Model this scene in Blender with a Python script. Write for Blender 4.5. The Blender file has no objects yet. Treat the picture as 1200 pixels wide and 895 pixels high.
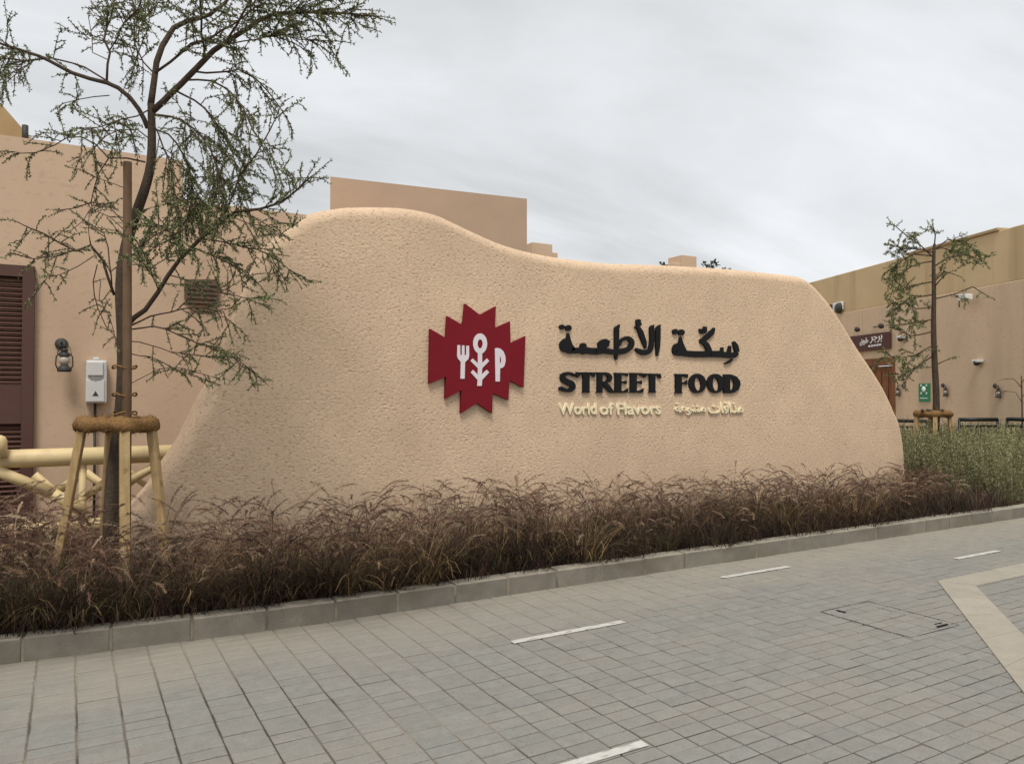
import bpy, math, random
import numpy as np
from mathutils import Vector, Matrix, noise
from mathutils.geometry import tessellate_polygon
R = math.radians
random.seed(7); np.random.seed(7)
S = bpy.context.scene
COL = S.collection

# ---------------------------------------------------------------- camera
FPX, H = 893.0, 1.66
cam = bpy.data.cameras.new('camera'); cam.sensor_width = 36; cam.sensor_fit = 'HORIZONTAL'
cam.lens = 36 * FPX / 1200; cam.clip_end = 2000; cam.clip_start = .05
CAM = bpy.data.objects.new('camera', cam); COL.objects.link(CAM)
CAM.location = (0, 0, H); CAM.rotation_euler = (R(90 + .995), 0, R(-30))
S.camera = CAM

# ---------------------------------------------------------------- sky, sun, exposure
S.view_settings.view_transform = 'Standard'; S.view_settings.look = 'None'
S.view_settings.gamma = 1; S.view_settings.use_curve_mapping = False
S.view_settings.exposure = .82
SUN_EL, SUN_AZ = R(62), R(212)          # azimuth clockwise from +Y: behind the camera, to its left
W = bpy.data.worlds.new('World'); S.world = W; W.use_nodes = True
nt = W.node_tree; nt.nodes.clear(); N = nt.nodes; L = nt.links
out = N.new('ShaderNodeOutputWorld'); bg = N.new('ShaderNodeBackground')
sky = N.new('ShaderNodeTexSky'); sky.sky_type = 'NISHITA'; sky.sun_disc = False
sky.sun_elevation = SUN_EL; sky.sun_rotation = SUN_AZ; sky.dust_density = 3
tc = N.new('ShaderNodeTexCoord'); sep = N.new('ShaderNodeSeparateXYZ')
L.new(tc.outputs['Generated'], sep.inputs[0])
add = N.new('ShaderNodeMath'); add.operation = 'ADD'; add.inputs[1].default_value = .16
mx = N.new('ShaderNodeMath'); mx.operation = 'MAXIMUM'; mx.inputs[1].default_value = .02
L.new(sep.outputs[2], mx.inputs[0]); L.new(mx.outputs[0], add.inputs[0])
cmb = N.new('ShaderNodeCombineXYZ')
for i in (0, 1):
    d = N.new('ShaderNodeMath'); d.operation = 'DIVIDE'
    L.new(sep.outputs[i], d.inputs[0]); L.new(add.outputs[0], d.inputs[1]); L.new(d.outputs[0], cmb.inputs[i])
mp = N.new('ShaderNodeMapping'); mp.inputs['Rotation'].default_value = (0, 0, R(52)); mp.inputs['Scale'].default_value = (.5, 1.0, 1)
mp.inputs['Location'].default_value = (.35, .1, 0)
L.new(cmb.outputs[0], mp.inputs[0])
nz = N.new('ShaderNodeTexNoise'); nz.inputs['Scale'].default_value = .9; nz.inputs['Detail'].default_value = 6
nz.inputs['Roughness'].default_value = .54; nz.inputs['Distortion'].default_value = .5
L.new(mp.outputs[0], nz.inputs['Vector'])
rmp = N.new('ShaderNodeValToRGB')
rmp.color_ramp.elements[0].position = .36; rmp.color_ramp.elements[0].color = (.372, .380, .387, 1)
rmp.color_ramp.elements[1].position = .62; rmp.color_ramp.elements[1].color = (.545, .557, .571, 1)
L.new(nz.outputs[0], rmp.inputs[0])
skm = N.new('ShaderNodeMix'); skm.data_type = 'RGBA'; skm.blend_type = 'MULTIPLY'
skm.inputs['Factor'].default_value = 1; skm.inputs['B'].default_value = (.06, .06, .06, 1)
L.new(sky.outputs[0], skm.inputs['A'])
mixs = N.new('ShaderNodeMix'); mixs.data_type = 'RGBA'; mixs.inputs['Factor'].default_value = .93   # overcast: cloud hides nearly all the blue
L.new(skm.outputs['Result'], mixs.inputs['A']); L.new(rmp.outputs[0], mixs.inputs['B'])
L.new(mixs.outputs['Result'], bg.inputs['Color']); bg.inputs['Strength'].default_value = 1
L.new(bg.outputs[0], out.inputs[0])
sl = bpy.data.lights.new('sun', 'SUN'); sl.energy = 1.5; sl.angle = R(18); sl.color = (1, .95, .87)
SUN = bpy.data.objects.new('sun', sl); COL.objects.link(SUN)
sd = Vector((math.sin(SUN_AZ) * math.cos(SUN_EL), math.cos(SUN_AZ) * math.cos(SUN_EL), math.sin(SUN_EL)))
SUN.rotation_euler = sd.to_track_quat('Z', 'Y').to_euler(); SUN.location = sd * 40

# ---------------------------------------------------------------- survey helpers: sight lines from the camera station
ROT = CAM.rotation_euler.to_matrix(); CP = Vector((0, 0, H)); FWD = ROT @ Vector((0, 0, -1))
def ray(u, v): return ROT @ Vector(((u - 600) / FPX, (447.5 - v) / FPX, -1))
def on_y(u, v, Y): r = ray(u, v); return CP + r * (Y / r.y)
def on_z(u, v, z): r = ray(u, v); return CP + r * ((z - H) / r.z)
def at_d(u, v, d): return CP + ray(u, v) * d
def on_plane(u, v, P, n): r = ray(u, v); return CP + r * ((P - CP).dot(n) / r.dot(n))

# ---------------------------------------------------------------- objects
def tag(o, label=None, cat=None, group=None, kind=None):
    if label: o['label'] = label
    if cat: o['category'] = cat
    if group: o['group'] = group
    if kind: o['kind'] = kind
    return o
def empty(name, loc=(0, 0, 0), label=None, cat=None, group=None, kind=None):
    o = bpy.data.objects.new(name, None); COL.objects.link(o); o.location = loc; o.empty_display_size = .1
    return tag(o, label, cat, group, kind)
def link(name, me, parent=None):
    o = bpy.data.objects.new(name, me); COL.objects.link(o)
    if parent is not None:
        o.parent = parent
    return o
class MB:
    """collects shapes in world space and links them as one mesh object"""
    def __init__(s): s.v = []; s.f = []; s.m = []; s.smooth = []
    def add(s, vs, fs, smooth=False):
        b = len(s.v); s.v += [tuple(v) for v in vs]; s.f += [tuple(b + i for i in f) for f in fs]
        s.smooth += [smooth] * len(fs); return s
    def box(s, c, size, M=None, bev=0):
        x, y, z = (k / 2 for k in size); c = Vector(c); M = M or Matrix()
        M3 = M.to_3x3()
        if not bev:
            vs = [c + M3 @ Vector((a * x, b * y, d * z)) for d in (-1, 1) for a, b in ((-1, -1), (1, -1), (1, 1), (-1, 1))]
            return s.add(vs, [(3, 2, 1, 0), (4, 5, 6, 7), (0, 1, 5, 4), (1, 2, 6, 5), (2, 3, 7, 6), (3, 0, 4, 7)])
        import bmesh
        bm = bmesh.new(); bmesh.ops.create_cube(bm, size=1)
        for v in bm.verts: v.co = Vector((v.co.x * size[0], v.co.y * size[1], v.co.z * size[2]))
        bmesh.ops.bevel(bm, geom=bm.edges[:], offset=bev, segments=2, profile=.5, affect='EDGES')
        bm.verts.index_update()
        s.add([c + M3 @ v.co for v in bm.verts], [[v.index for v in f.verts] for f in bm.faces]); bm.free(); return s
    def tube(s, pts, rad, n=8, cap=True, smooth=True):
        pts = [Vector(p) for p in pts]
        if not isinstance(rad, (list, tuple)): rad = [rad] * len(pts)
        vs = []; up = None
        for i, p in enumerate(pts):
            t = (pts[min(i + 1, len(pts) - 1)] - pts[max(i - 1, 0)]).normalized()
            if up is None:
                up = t.orthogonal().normalized()
            up = (up - t * up.dot(t)); up = up.normalized() if up.length > 1e-6 else t.orthogonal().normalized()
            w = t.cross(up)
            for k in range(n):
                a = 2 * math.pi * k / n; vs.append(p + (up * math.cos(a) + w * math.sin(a)) * rad[i])
        fs = [(i * n + k, i * n + (k + 1) % n, (i + 1) * n + (k + 1) % n, (i + 1) * n + k) for i in range(len(pts) - 1) for k in range(n)]
        if cap: fs += [tuple(range(n - 1, -1, -1)), tuple(range((len(pts) - 1) * n, len(pts) * n))]
        return s.add(vs, fs, smooth)
    def lathe(s, prof, O, axis=(0, 0, 1), n=14):
        q = Vector(axis).to_track_quat('Z', 'Y'); O = Vector(O); vs = []
        for r, z in prof:
            for k in range(n):
                a = 2 * math.pi * k / n; vs.append(O + q @ Vector((r * math.cos(a), r * math.sin(a), z)))
        fs = [(i * n + k, i * n + (k + 1) % n, (i + 1) * n + (k + 1) % n, (i + 1) * n + k) for i in range(len(prof) - 1) for k in range(n)]
        fs += [tuple(range(n - 1, -1, -1)), tuple(range((len(prof) - 1) * n, len(prof) * n))]
        return s.add(vs, fs, True)
    def prism(s, loops, O, ex, ez, n, d0, d1, bev=0):
        """outline loops (first outer, then holes) in the ex/ez plane, from depth d0 (back) to d1 (front) along n"""
        O, ex, ez, n = Vector(O), Vector(ex), Vector(ez), Vector(n)
        P = lambda p, d: O + ex * p[0] + ez * p[1] + n * d
        flat = [p for l in loops for p in l]
        tri = tessellate_polygon([[Vector((p[0], p[1], 0)) for p in l] for l in loops])
        nn = ex.cross(ez).dot(n)
        for d, sg in ((d1, 1), (d0, -1)):
            fs = []
            for t in tri:
                a, b, c = (flat[i] for i in t)
                ar = (b[0] - a[0]) * (c[1] - a[1]) - (c[0] - a[0]) * (b[1] - a[1])
                if abs(ar) < 1e-12: continue
                fs.append(t if (ar * nn * sg > 0) else t[::-1])
            s.add([P(p, d) for p in flat], fs)
        for li, l in enumerate(loops):
            ar = sum(l[i - 1][0] * l[i][1] - l[i][0] * l[i - 1][1] for i in range(len(l)))
            ccw = (ar * nn > 0) == (li == 0); k = len(l)
            vs = [P(p, d0) for p in l] + [P(p, d1) for p in l]
            s.add(vs, [((i, (i + 1) % k, k + (i + 1) % k, k + i) if ccw else ((i + 1) % k, i, k + i, k + (i + 1) % k)) for i in range(k)])
        return s
    def build(s, name, mat, parent=None, origin=None):
        me = bpy.data.meshes.new(name)
        o = Vector(origin) if origin is not None else (parent.matrix_world.translation if False else Vector((0, 0, 0)))
        base = Vector((0, 0, 0))
        p = parent
        while p is not None: base += Vector(p.location); p = p.parent
        if parent is None and origin is not None: base = Vector(origin)
        me.from_pydata([tuple(Vector(v) - base) for v in s.v], [], s.f); me.update()
        me.polygons.foreach_set('use_smooth', s.smooth)
        me.materials.append(mat)
        ob = link(name, me, parent)
        if parent is None and origin is not None: ob.location = origin
        return ob
def mesh_np(name, V, F, mat, parent=None, col=None, smooth=False):
    me = bpy.data.meshes.new(name); k = F.shape[1]
    me.vertices.add(len(V)); me.vertices.foreach_set('co', np.asarray(V, np.float32).ravel())
    me.loops.add(F.size); me.loops.foreach_set('vertex_index', F.astype(np.int32).ravel())
    me.polygons.add(len(F)); me.polygons.foreach_set('loop_start', np.arange(0, F.size, k, dtype=np.int32))
    me.polygons.foreach_set('loop_total', np.full(len(F), k, np.int32)) if False else None
    if smooth: me.polygons.foreach_set('use_smooth', np.ones(len(F), bool))
    me.update(calc_edges=True)
    if col is not None:
        a = me.attributes.new('tint', 'FLOAT_COLOR', 'POINT')
        a.data.foreach_set('color', np.concatenate([col, np.ones((len(col), 1))], 1).astype(np.float32).ravel())
    me.materials.append(mat); return link(name, me, parent)

# ---------------------------------------------------------------- materials
def mat(name, col, rough=.85, var=.12, scale=6, bump=0, bscale=60, bdist=.004, spec=.3, metal=0, attr=False, rnd=0, stain=None, coat=0, top_light=None, gutter=None, grain=None):
    m = bpy.data.materials.new(name); m.use_nodes = True
    n, l = m.node_tree.nodes, m.node_tree.links; b = n['Principled BSDF']
    b.inputs['Roughness'].default_value = rough; b.inputs['Metallic'].default_value = metal
    b.inputs['Specular IOR Level'].default_value = spec; b.inputs['Coat Weight'].default_value = coat
    t = n.new('ShaderNodeTexCoord'); src = None
    geo = n.new('ShaderNodeNewGeometry'); P = geo.outputs['Position']
    rgb = n.new('ShaderNodeRGB'); rgb.outputs[0].default_value = (*col, 1); cur = rgb.outputs[0]
    if attr:
        a = n.new('ShaderNodeAttribute'); a.attribute_name = 'tint'; cur = a.outputs['Color']
    def mul(cur, fac_out, lo, hi):
        r = n.new('ShaderNodeMapRange'); r.inputs['To Min'].default_value = lo; r.inputs['To Max'].default_value = hi
        r.inputs['From Min'].default_value = .25; r.inputs['From Max'].default_value = .75
        l.new(fac_out, r.inputs['Value'])
        x = n.new('ShaderNodeMix'); x.data_type = 'RGBA'; x.blend_type = 'MULTIPLY'; x.inputs['Factor'].default_value = 1
        l.new(cur, x.inputs['A']); l.new(r.outputs[0], x.inputs['B']); return x.outputs['Result']
    if var:
        z = n.new('ShaderNodeTexNoise'); z.inputs['Scale'].default_value = scale; z.inputs['Detail'].default_value = 6
        z.inputs['Roughness'].default_value = .62; l.new(P, z.inputs['Vector']); cur = mul(cur, z.outputs[0], 1 - var, 1 + var)
    if rnd:
        oi = n.new('ShaderNodeObjectInfo'); ad = n.new('ShaderNodeMath'); ad.operation = 'ADD'
        l.new(oi.outputs['Random'], ad.inputs[0]); l.new(geo.outputs['Random Per Island'], ad.inputs[1])
        fr = n.new('ShaderNodeMath'); fr.operation = 'FRACT'; l.new(ad.outputs[0], fr.inputs[0])
        r = n.new('ShaderNodeMapRange'); r.inputs['To Min'].default_value = 1 - rnd; r.inputs['To Max'].default_value = 1 + rnd
        l.new(fr.outputs[0], r.inputs['Value'])
        x = n.new('ShaderNodeMix'); x.data_type = 'RGBA'; x.blend_type = 'MULTIPLY'; x.inputs['Factor'].default_value = 1
        l.new(cur, x.inputs['A']); l.new(r.outputs[0], x.inputs['B']); cur = x.outputs['Result']
        f2 = n.new('ShaderNodeMath'); f2.operation = 'MULTIPLY'; f2.inputs[1].default_value = 7.31; l.new(fr.outputs[0], f2.inputs[0])
        f3 = n.new('ShaderNodeMath'); f3.operation = 'FRACT'; l.new(f2.outputs[0], f3.inputs[0])
        hm = n.new('ShaderNodeMix'); hm.data_type = 'RGBA'; hm.inputs['A'].default_value = (1.02, 1.0, .98, 1); hm.inputs['B'].default_value = (.985, 1.0, .99, 1)
        l.new(f3.outputs[0], hm.inputs['Factor'])
        x = n.new('ShaderNodeMix'); x.data_type = 'RGBA'; x.blend_type = 'MULTIPLY'; x.inputs['Factor'].default_value = 1
        l.new(cur, x.inputs['A']); l.new(hm.outputs['Result'], x.inputs['B']); cur = x.outputs['Result']
    if stain:
        # stain = (colour, scale vector, threshold, softness, strength): dirt with a shape of its own
        mpp = n.new('ShaderNodeMapping'); mpp.inputs['Scale'].default_value = stain[1]; l.new(P, mpp.inputs[0])
        z = n.new('ShaderNodeTexNoise'); z.inputs['Scale'].default_value = 1; z.inputs['Detail'].default_value = 5; l.new(mpp.outputs[0], z.inputs['Vector'])
        r = n.new('ShaderNodeMapRange'); r.inputs['From Min'].default_value = stain[2]; r.inputs['From Max'].default_value = stain[2] + stain[3]
        r.inputs['To Max'].default_value = stain[4]; l.new(z.outputs[0], r.inputs['Value'])
        x = n.new('ShaderNodeMix'); x.data_type = 'RGBA'; l.new(r.outputs[0], x.inputs['Factor']); l.new(cur, x.inputs['A'])
        x.inputs['B'].default_value = (*stain[0], 1); cur = x.outputs['Result']
    if grain:
        mpp = n.new('ShaderNodeMapping'); mpp.inputs['Scale'].default_value = grain[1]; l.new(P, mpp.inputs[0])
        z = n.new('ShaderNodeTexNoise'); z.inputs['Scale'].default_value = 1; z.inputs['Detail'].default_value = 3; l.new(mpp.outputs[0], z.inputs['Vector'])
        r = n.new('ShaderNodeMapRange'); r.inputs['From Min'].default_value = grain[2]; r.inputs['From Max'].default_value = grain[2] + grain[3]
        r.inputs['To Max'].default_value = grain[4]; l.new(z.outputs[0], r.inputs['Value'])
        x = n.new('ShaderNodeMix'); x.data_type = 'RGBA'; l.new(r.outputs[0], x.inputs['Factor']); l.new(cur, x.inputs['A']); x.inputs['B'].default_value = (*grain[0], 1); cur = x.outputs['Result']
    if gutter:
        sx = n.new('ShaderNodeSeparateXYZ'); l.new(P, sx.inputs[0]); z = n.new('ShaderNodeTexNoise'); z.inputs['Scale'].default_value = 1.6; z.inputs['Detail'].default_value = 7; z.inputs['Roughness'].default_value = .65; l.new(P, z.inputs['Vector'])
        ma = n.new('ShaderNodeMath'); ma.operation = 'MULTIPLY_ADD'; ma.inputs[1].default_value = 1.5; l.new(z.outputs[0], ma.inputs[0]); l.new(sx.outputs[1], ma.inputs[2])
        r = n.new('ShaderNodeMapRange'); r.inputs['From Min'].default_value = 5.2; r.inputs['From Max'].default_value = 6.25; r.inputs['To Max'].default_value = gutter[1]; l.new(ma.outputs[0], r.inputs['Value'])
        x = n.new('ShaderNodeMix'); x.data_type = 'RGBA'; l.new(r.outputs[0], x.inputs['Factor']); l.new(cur, x.inputs['A']); x.inputs['B'].default_value = (*gutter[0], 1); cur = x.outputs['Result']
    if top_light:
        # (colour, height where it starts, strength): light from above painted onto arris and top as pale sand
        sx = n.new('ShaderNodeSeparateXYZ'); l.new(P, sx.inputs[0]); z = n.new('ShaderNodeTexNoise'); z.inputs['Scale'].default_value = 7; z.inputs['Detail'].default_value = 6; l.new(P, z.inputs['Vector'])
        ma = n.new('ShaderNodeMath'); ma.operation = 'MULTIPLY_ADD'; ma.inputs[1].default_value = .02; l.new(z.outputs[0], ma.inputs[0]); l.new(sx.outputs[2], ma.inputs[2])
        r = n.new('ShaderNodeMapRange'); r.inputs['From Min'].default_value = top_light[1]; r.inputs['From Max'].default_value = top_light[1] + .012; r.inputs['To Max'].default_value = top_light[2]; l.new(ma.outputs[0], r.inputs['Value'])
        x = n.new('ShaderNodeMix'); x.data_type = 'RGBA'; l.new(r.outputs[0], x.inputs['Factor']); l.new(cur, x.inputs['A']); x.inputs['B'].default_value = (*top_light[0], 1); cur = x.outputs['Result']
    l.new(cur, b.inputs['Base Color'])
    if bump:
        z = n.new('ShaderNodeTexNoise'); z.inputs['Scale'].default_value = bscale; z.inputs['Detail'].default_value = 5; l.new(P, z.inputs['Vector'])
        bp = n.new('ShaderNodeBump'); bp.inputs['Strength'].default_value = bump; bp.inputs['Distance'].default_value = bdist
        l.new(z.outputs[0], bp.inputs['Height']); l.new(bp.outputs[0], b.inputs['Normal'])
    return m
M = {}
M['stucco'] = mat('rough sand stucco', (.672, .500, .345), .95, .08, 2.2, 1, 120, .006, .15, stain=((.50, .36, .245), (.8, .8, .35), .50, .22, .55), grain=((.42, .29, .185), (26, 60, 84), .56, .09, .85))
M['plaster'] = mat('smooth tan plaster', (.575, .418, .292), .92, .06, 1.2, .35, 70, .006, .15, stain=((.46, .325, .225), (1.1, 1.1, .25), .50, .2, .6), grain=((.44, .31, .21), (14, 14, 22), .58, .1, .4))
M['plaster_far'] = mat('tan plaster of the tower', (.45, .325, .23), .92, .06, 1.5, .4, 40, .006, .15)
M['plaster_pink'] = mat('pale pink plaster', (.60, .448, .308), .92, .07, .8, .3, 30, .006, .15, stain=((.46, .335, .23), (1.4, 1.4, .18), .5, .2, .6), grain=((.47, .34, .235), (9, 9, 14), .57, .1, .4))
M['ochre'] = mat('ochre limewash', (.56, .42, .245), .92, .08, .9, .3, 30, .006, .15, stain=((.34, .235, .12), (2.2, 2.2, .12), .5, .16, .6))
M['paver'] = mat('grey concrete paver', (.226, .221, .203), .9, .12, 14, .8, 180, .003, .2, rnd=.05, stain=((.28, .25, .21), (.9, 1.6, 1), .50, .2, .4), gutter=((.335, .295, .235), .6), grain=((.14, .13, .115), (70, 70, 70), .60, .06, .5))
M['mortar'] = mat('sandy joint', (.070, .062, .05), .95, .2, 20, .5, 120, .003, .2, stain=((.27, .235, .18), (.9, .9, 1), .47, .16, .9), gutter=((.32, .275, .21), .85))
M['kerb'] = mat('grey concrete kerb', (.215, .194, .161), .9, .2, 6, .8, 90, .005, .2, rnd=.10, stain=((.17, .145, .11), (1.2, 1.2, 3.5), .5, .14, .65), top_light=((.40, .36, .29), .147, .75), grain=((.12, .11, .09), (42, 42, 42), .62, .08, .35))
M['kerb_joint'] = mat('kerb mortar', (.26, .225, .165), .95, .2, 14, .5, 90, .003, .2, stain=((.12, .10, .07), (5, 5, 5), .5, .1, .7))
M['slab'] = mat('beige border slab', (.335, .305, .255), .88, .10, 5, .5, 140, .002, .2, rnd=.04, stain=((.25, .225, .19), (3, 3, 3), .52, .18, .6), grain=((.22, .2, .17), (60, 60, 60), .6, .06, .4))
M['white_line'] = mat('white road paint', (.50, .49, .455), .8, .12, 25, .3, 120, .001, .2, stain=((.27, .26, .235), (9, 30, 9), .55, .08, .8))
M['cover_frame'] = mat('dusty cover frame', (.085, .08, .07), .85, .3, 14, .3, 120, .001, .2, stain=((.21, .20, .18), (7, 7, 7), .5, .06, .95))
M['iron'] = mat('dark iron', (.04, .038, .035), .65, .2, 20, .3, 120, .001, .4)
M['soil'] = mat('dark soil', (.075, .05, .034), .98, .3, 8, .9, 40, .02, .1)
M['sand'] = mat('sandy ground', (.30, .25, .19), .95, .15, 2, .5, 40, .01, .2)
M['bark'] = mat('grey brown bark', (.085, .062, .045), .95, .3, 18, 1, 70, .008, .15, stain=((.06, .045, .033), (30, 30, 6), .5, .1, .7))
M['bark_thin'] = mat('brown twig bark', (.088, .06, .045), .95, .25, 18, .5, 70, .004, .15)
M['leaf'] = mat('acacia leaf', (.08, .09, .045), .6, .2, 9, 0, spec=.3, attr=True)
M['grass'] = mat('fountain grass', (.1, .07, .05), .75, .12, 9, 0, spec=.2, attr=True)
M['timber'] = mat('pale stake timber', (.44, .31, .155), .85, .22, 11, .8, 90, .004, .2, stain=((.36, .235, .105), (34, 34, 1.6), .48, .16, .8), grain=((.24, .15, .07), (9, 9, 7), .66, .04, .7))
M['pole'] = mat('weathered brown pole', (.135, .085, .05), .85, .2, 8, .5, 60, .003, .2, stain=((.12, .07, .04), (25, 25, 2.0), .5, .14, .7))
M['coir'] = mat('coir rope', (.235, .135, .055), .98, .35, 45, 1, 90, .012, .1)
M['pipe'] = mat('cream painted pipe', (.68, .53, .28), .5, .07, 5, .1, 60, .001, .4, stain=((.5, .37, .2), (4, 4, 4), .56, .1, .4))
M['door'] = mat('dark brown painted metal', (.095, .044, .034), .55, .08, 6, .1, 80, .001, .35)
M['red'] = mat('dark red panel', (.185, .011, .018), .6, .06, 6, .05, 80, .0006, .12)
M['pale'] = mat('pale lilac white', (.72, .65, .68), .55, .04, 12, 0)
M['black'] = mat('matt black', (.008, .008, .009), .55, .15, 12, 0, spec=.2)
M['cream'] = mat('cream yellow letters', (.82, .73, .50), .5, .05, 12, 0)
M['white_box'] = mat('off white plastic', (.60, .60, .58), .45, .05, 10, 0, spec=.4)
M['grey'] = mat('mid grey plastic', (.26, .26, .255), .5, .05, 10, 0)
M['glass'] = mat('frosted lantern glass', (.42, .37, .31), .25, .1, 20, 0, spec=.5)
M['sign_brown'] = mat('brown sign board', (.085, .032, .026), .6, .15, 8, .2, 50, .002)
M['wood'] = mat('orange brown wood', (.215, .085, .032), .65, .25, 4, .4, 40, .003, stain=((.10, .04, .02), (14, 14, 1), .5, .15, .7))
M['green'] = mat('green sign', (.02, .20, .085), .5, .05, 10, 0)
M['white'] = mat('white paint', (.72, .72, .70), .5, .04, 10, 0)
M['vent'] = mat('weathered brown grille', (.13, .09, .06), .9, .35, 18, .6, 40, .006)
M['barrier'] = mat('dark green black steel', (.010, .014, .013), .5, .15, 10, 0, spec=.4)
M['roof'] = mat('ochre tent roof', (.40, .295, .165), .9, .1, 1.2, .3, 30, .006, .15, stain=((.30, .20, .10), (1, 1, 1), .5, .2, .6))

# ---------------------------------------------------------------- ground
YK = 5.52
def kerb_y(X):
    t = min(max((1.9 - X) / 2.6, 0), 1.6); return YK + .20 * t ** 1.5 * (1 if t < 1 else t ** -.5)
g = MB(); g.add([(-300, -300, -.05), (300, -300, -.05), (300, 300, -.05), (-300, 300, -.05)], [(0, 1, 2, 3)])
tag(g.build('ground', M['sand']), 'sandy ground stretching away around the buildings', kind='structure')

pav = MB(); pav.add([(-30, -30, -.007), (60, -30, -.007), (60, 7.0, -.007), (-30, 7.0, -.007)], [(0, 1, 2, 3)])
pavement = tag(pav.build('pavement', None or M['mortar']), 'grey block paving in front of the planting bed', kind='structure')
# beyond the laid blocks the bed carries the joint pattern in its material
def paving_mat():
    m = bpy.data.materials.new('far paving'); m.use_nodes = True; n, l = m.node_tree.nodes, m.node_tree.links
    b = n['Principled BSDF']; b.inputs['Roughness'].default_value = .9; ge = n.new('ShaderNodeNewGeometry')
    br = n.new('ShaderNodeTexBrick'); br.offset = 0; br.inputs['Scale'].default_value = 1
    br.inputs['Brick Width'].default_value = .2; br.inputs['Row Height'].default_value = .1; br.inputs['Mortar Size'].default_value = .004
    br.inputs['Color1'].default_value = (.24, .225, .205, 1); br.inputs['Color2'].default_value = (.21, .20, .185, 1); br.inputs['Mortar'].default_value = (.1, .09, .075, 1)
    l.new(ge.outputs['Position'], br.inputs['Vector']); l.new(br.outputs['Color'], b.inputs['Base Color']); return m
FAR = MB()
for (a, b, c, d) in ((-30, -2.6, -30, 5.3), (14.2, 60, -30, 5.5), (-2.6, 14.2, -30, .8)):
    FAR.add([(a, c, -.002), (b, c, -.002), (b, d, -.002), (a, d, -.002)], [(0, 1, 2, 3)])
tag(FAR.build('far_paving', paving_mat(), pavement), kind='stuff')

BO = [(8.6, 4.02), (6.71, 4.02), (4.93, 2.545), (2.2, .28)]     # outer edge of the beige border
BI = [(8.6, 3.745), (6.82, 3.745), (5.45, 2.60), (2.38, .02)]
def in_poly(x, y, P):
    c = False; j = len(P) - 1
    for i in range(len(P)):
        if (P[i][1] > y) != (P[j][1] > y) and x < (P[j][0] - P[i][0]) * (y - P[i][1]) / (P[j][1] - P[i][1]) + P[i][0]: c = not c
        j = i
    return c
BP = [(x, y) for x, y in BO] + [(x, y) for x, y in BI[::-1]]
BP_IN = [(x + .02, y - .02) for x, y in BO] + [(x - .02, y + .02) for x, y in BI[::-1]]
# the blocks: 200 x 100 mm, stack bond, arrises worn
def paver_mesh(k, jit):
    rr = random.Random(k); a, b, c = .0958, .0462, .0050
    t = [rr.uniform(-jit, jit) for _ in range(4)]
    vs = [(-a, -b, -.02), (a, -b, -.02), (a, b, -.02), (-a, b, -.02), (-a, -b, -.004), (a, -b, -.004), (a, b, -.004), (-a, b, -.004)]
    vs += [(-a + c, -b + c, t[0]), (a - c, -b + c, t[1]), (a - c, b - c, t[2]), (-a + c, b - c, t[3])]
    fs = [(8, 9, 10, 11)] + [(i, (i + 1) % 4, 4 + (i + 1) % 4, 4 + i) for i in range(4)] + [(4 + i, 4 + (i + 1) % 4, 8 + (i + 1) % 4, 8 + i) for i in range(4)]
    return vs, fs
variants = []
for k in range(8):
    vs, fs = paver_mesh(k, .0012); me = bpy.data.meshes.new('paver'); me.from_pydata(vs, [], fs); me.update(); me.materials.append(M['paver']); variants.append(me)
def col_w(x): return max(.148, min(.212, .2065 - .0066 * x))      # the courses were laid with blocks a little shorter towards the far end
colx = [2.217]
while colx[-1] < 14.3: colx.append(colx[-1] + col_w(colx[-1]))
while colx[0] > -2.6: colx.insert(0, colx[0] - col_w(colx[0]))
RH = .1025; cells = []
for xa_, xb_ in zip(colx[:-1], colx[1:]):
    for j in range(-25, 24):
        x, y, wx_ = (xa_ + xb_) / 2, 3.33 + RH * j + RH / 2, xb_ - xa_
        if y > kerb_y(x) + .08 or all(in_poly(x + p * wx_ * .5, y + q * RH * .5, BP) for p in (-1, 1) for q in (-1, 1)): continue
        d = Vector((x, y, 0)) - CP; dep = d.dot(FWD); c = ROT.transposed() @ d
        u, v = 600 + FPX * c.x / dep, 447.5 - FPX * c.y / dep
        vis = -5 < u < 1205 and 463 < v < 893
        cells.append((0 if vis and dep > 0 else 1, dep, x, y, wx_ / .2))
cells.sort()
stV, stF = [], []
for q, (vis, dep, x, y, k_) in enumerate(cells):
    if q < 299 and vis == 0:
        o = link('paver', variants[q % 8], pavement); o.location = (x + random.gauss(0, .0010), y + random.gauss(0, .0008), random.gauss(-.001, .0010)); o.rotation_euler = (random.gauss(0, .004), random.gauss(0, .003), random.gauss(0, .005)); o.scale = (k_, RH / .1, 1)
    else:
        vs, fs = paver_mesh(q % 8, .0012); b = len(stV); dz = random.gauss(-.001, .0010); dx, dy = random.gauss(0, .0010), random.gauss(0, .0008)
        stV += [(a * k_ + x + dx, c * RH / .1 + y + dy, e + dz) for a, c, e in vs]; stF += [tuple(b + k for k in f) for f in fs]
me = bpy.data.meshes.new('laid_pavers'); me.from_pydata(stV, [], stF); me.update(); me.materials.append(M['paver'])
tag(link('laid_pavers', me, pavement), kind='stuff')

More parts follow.
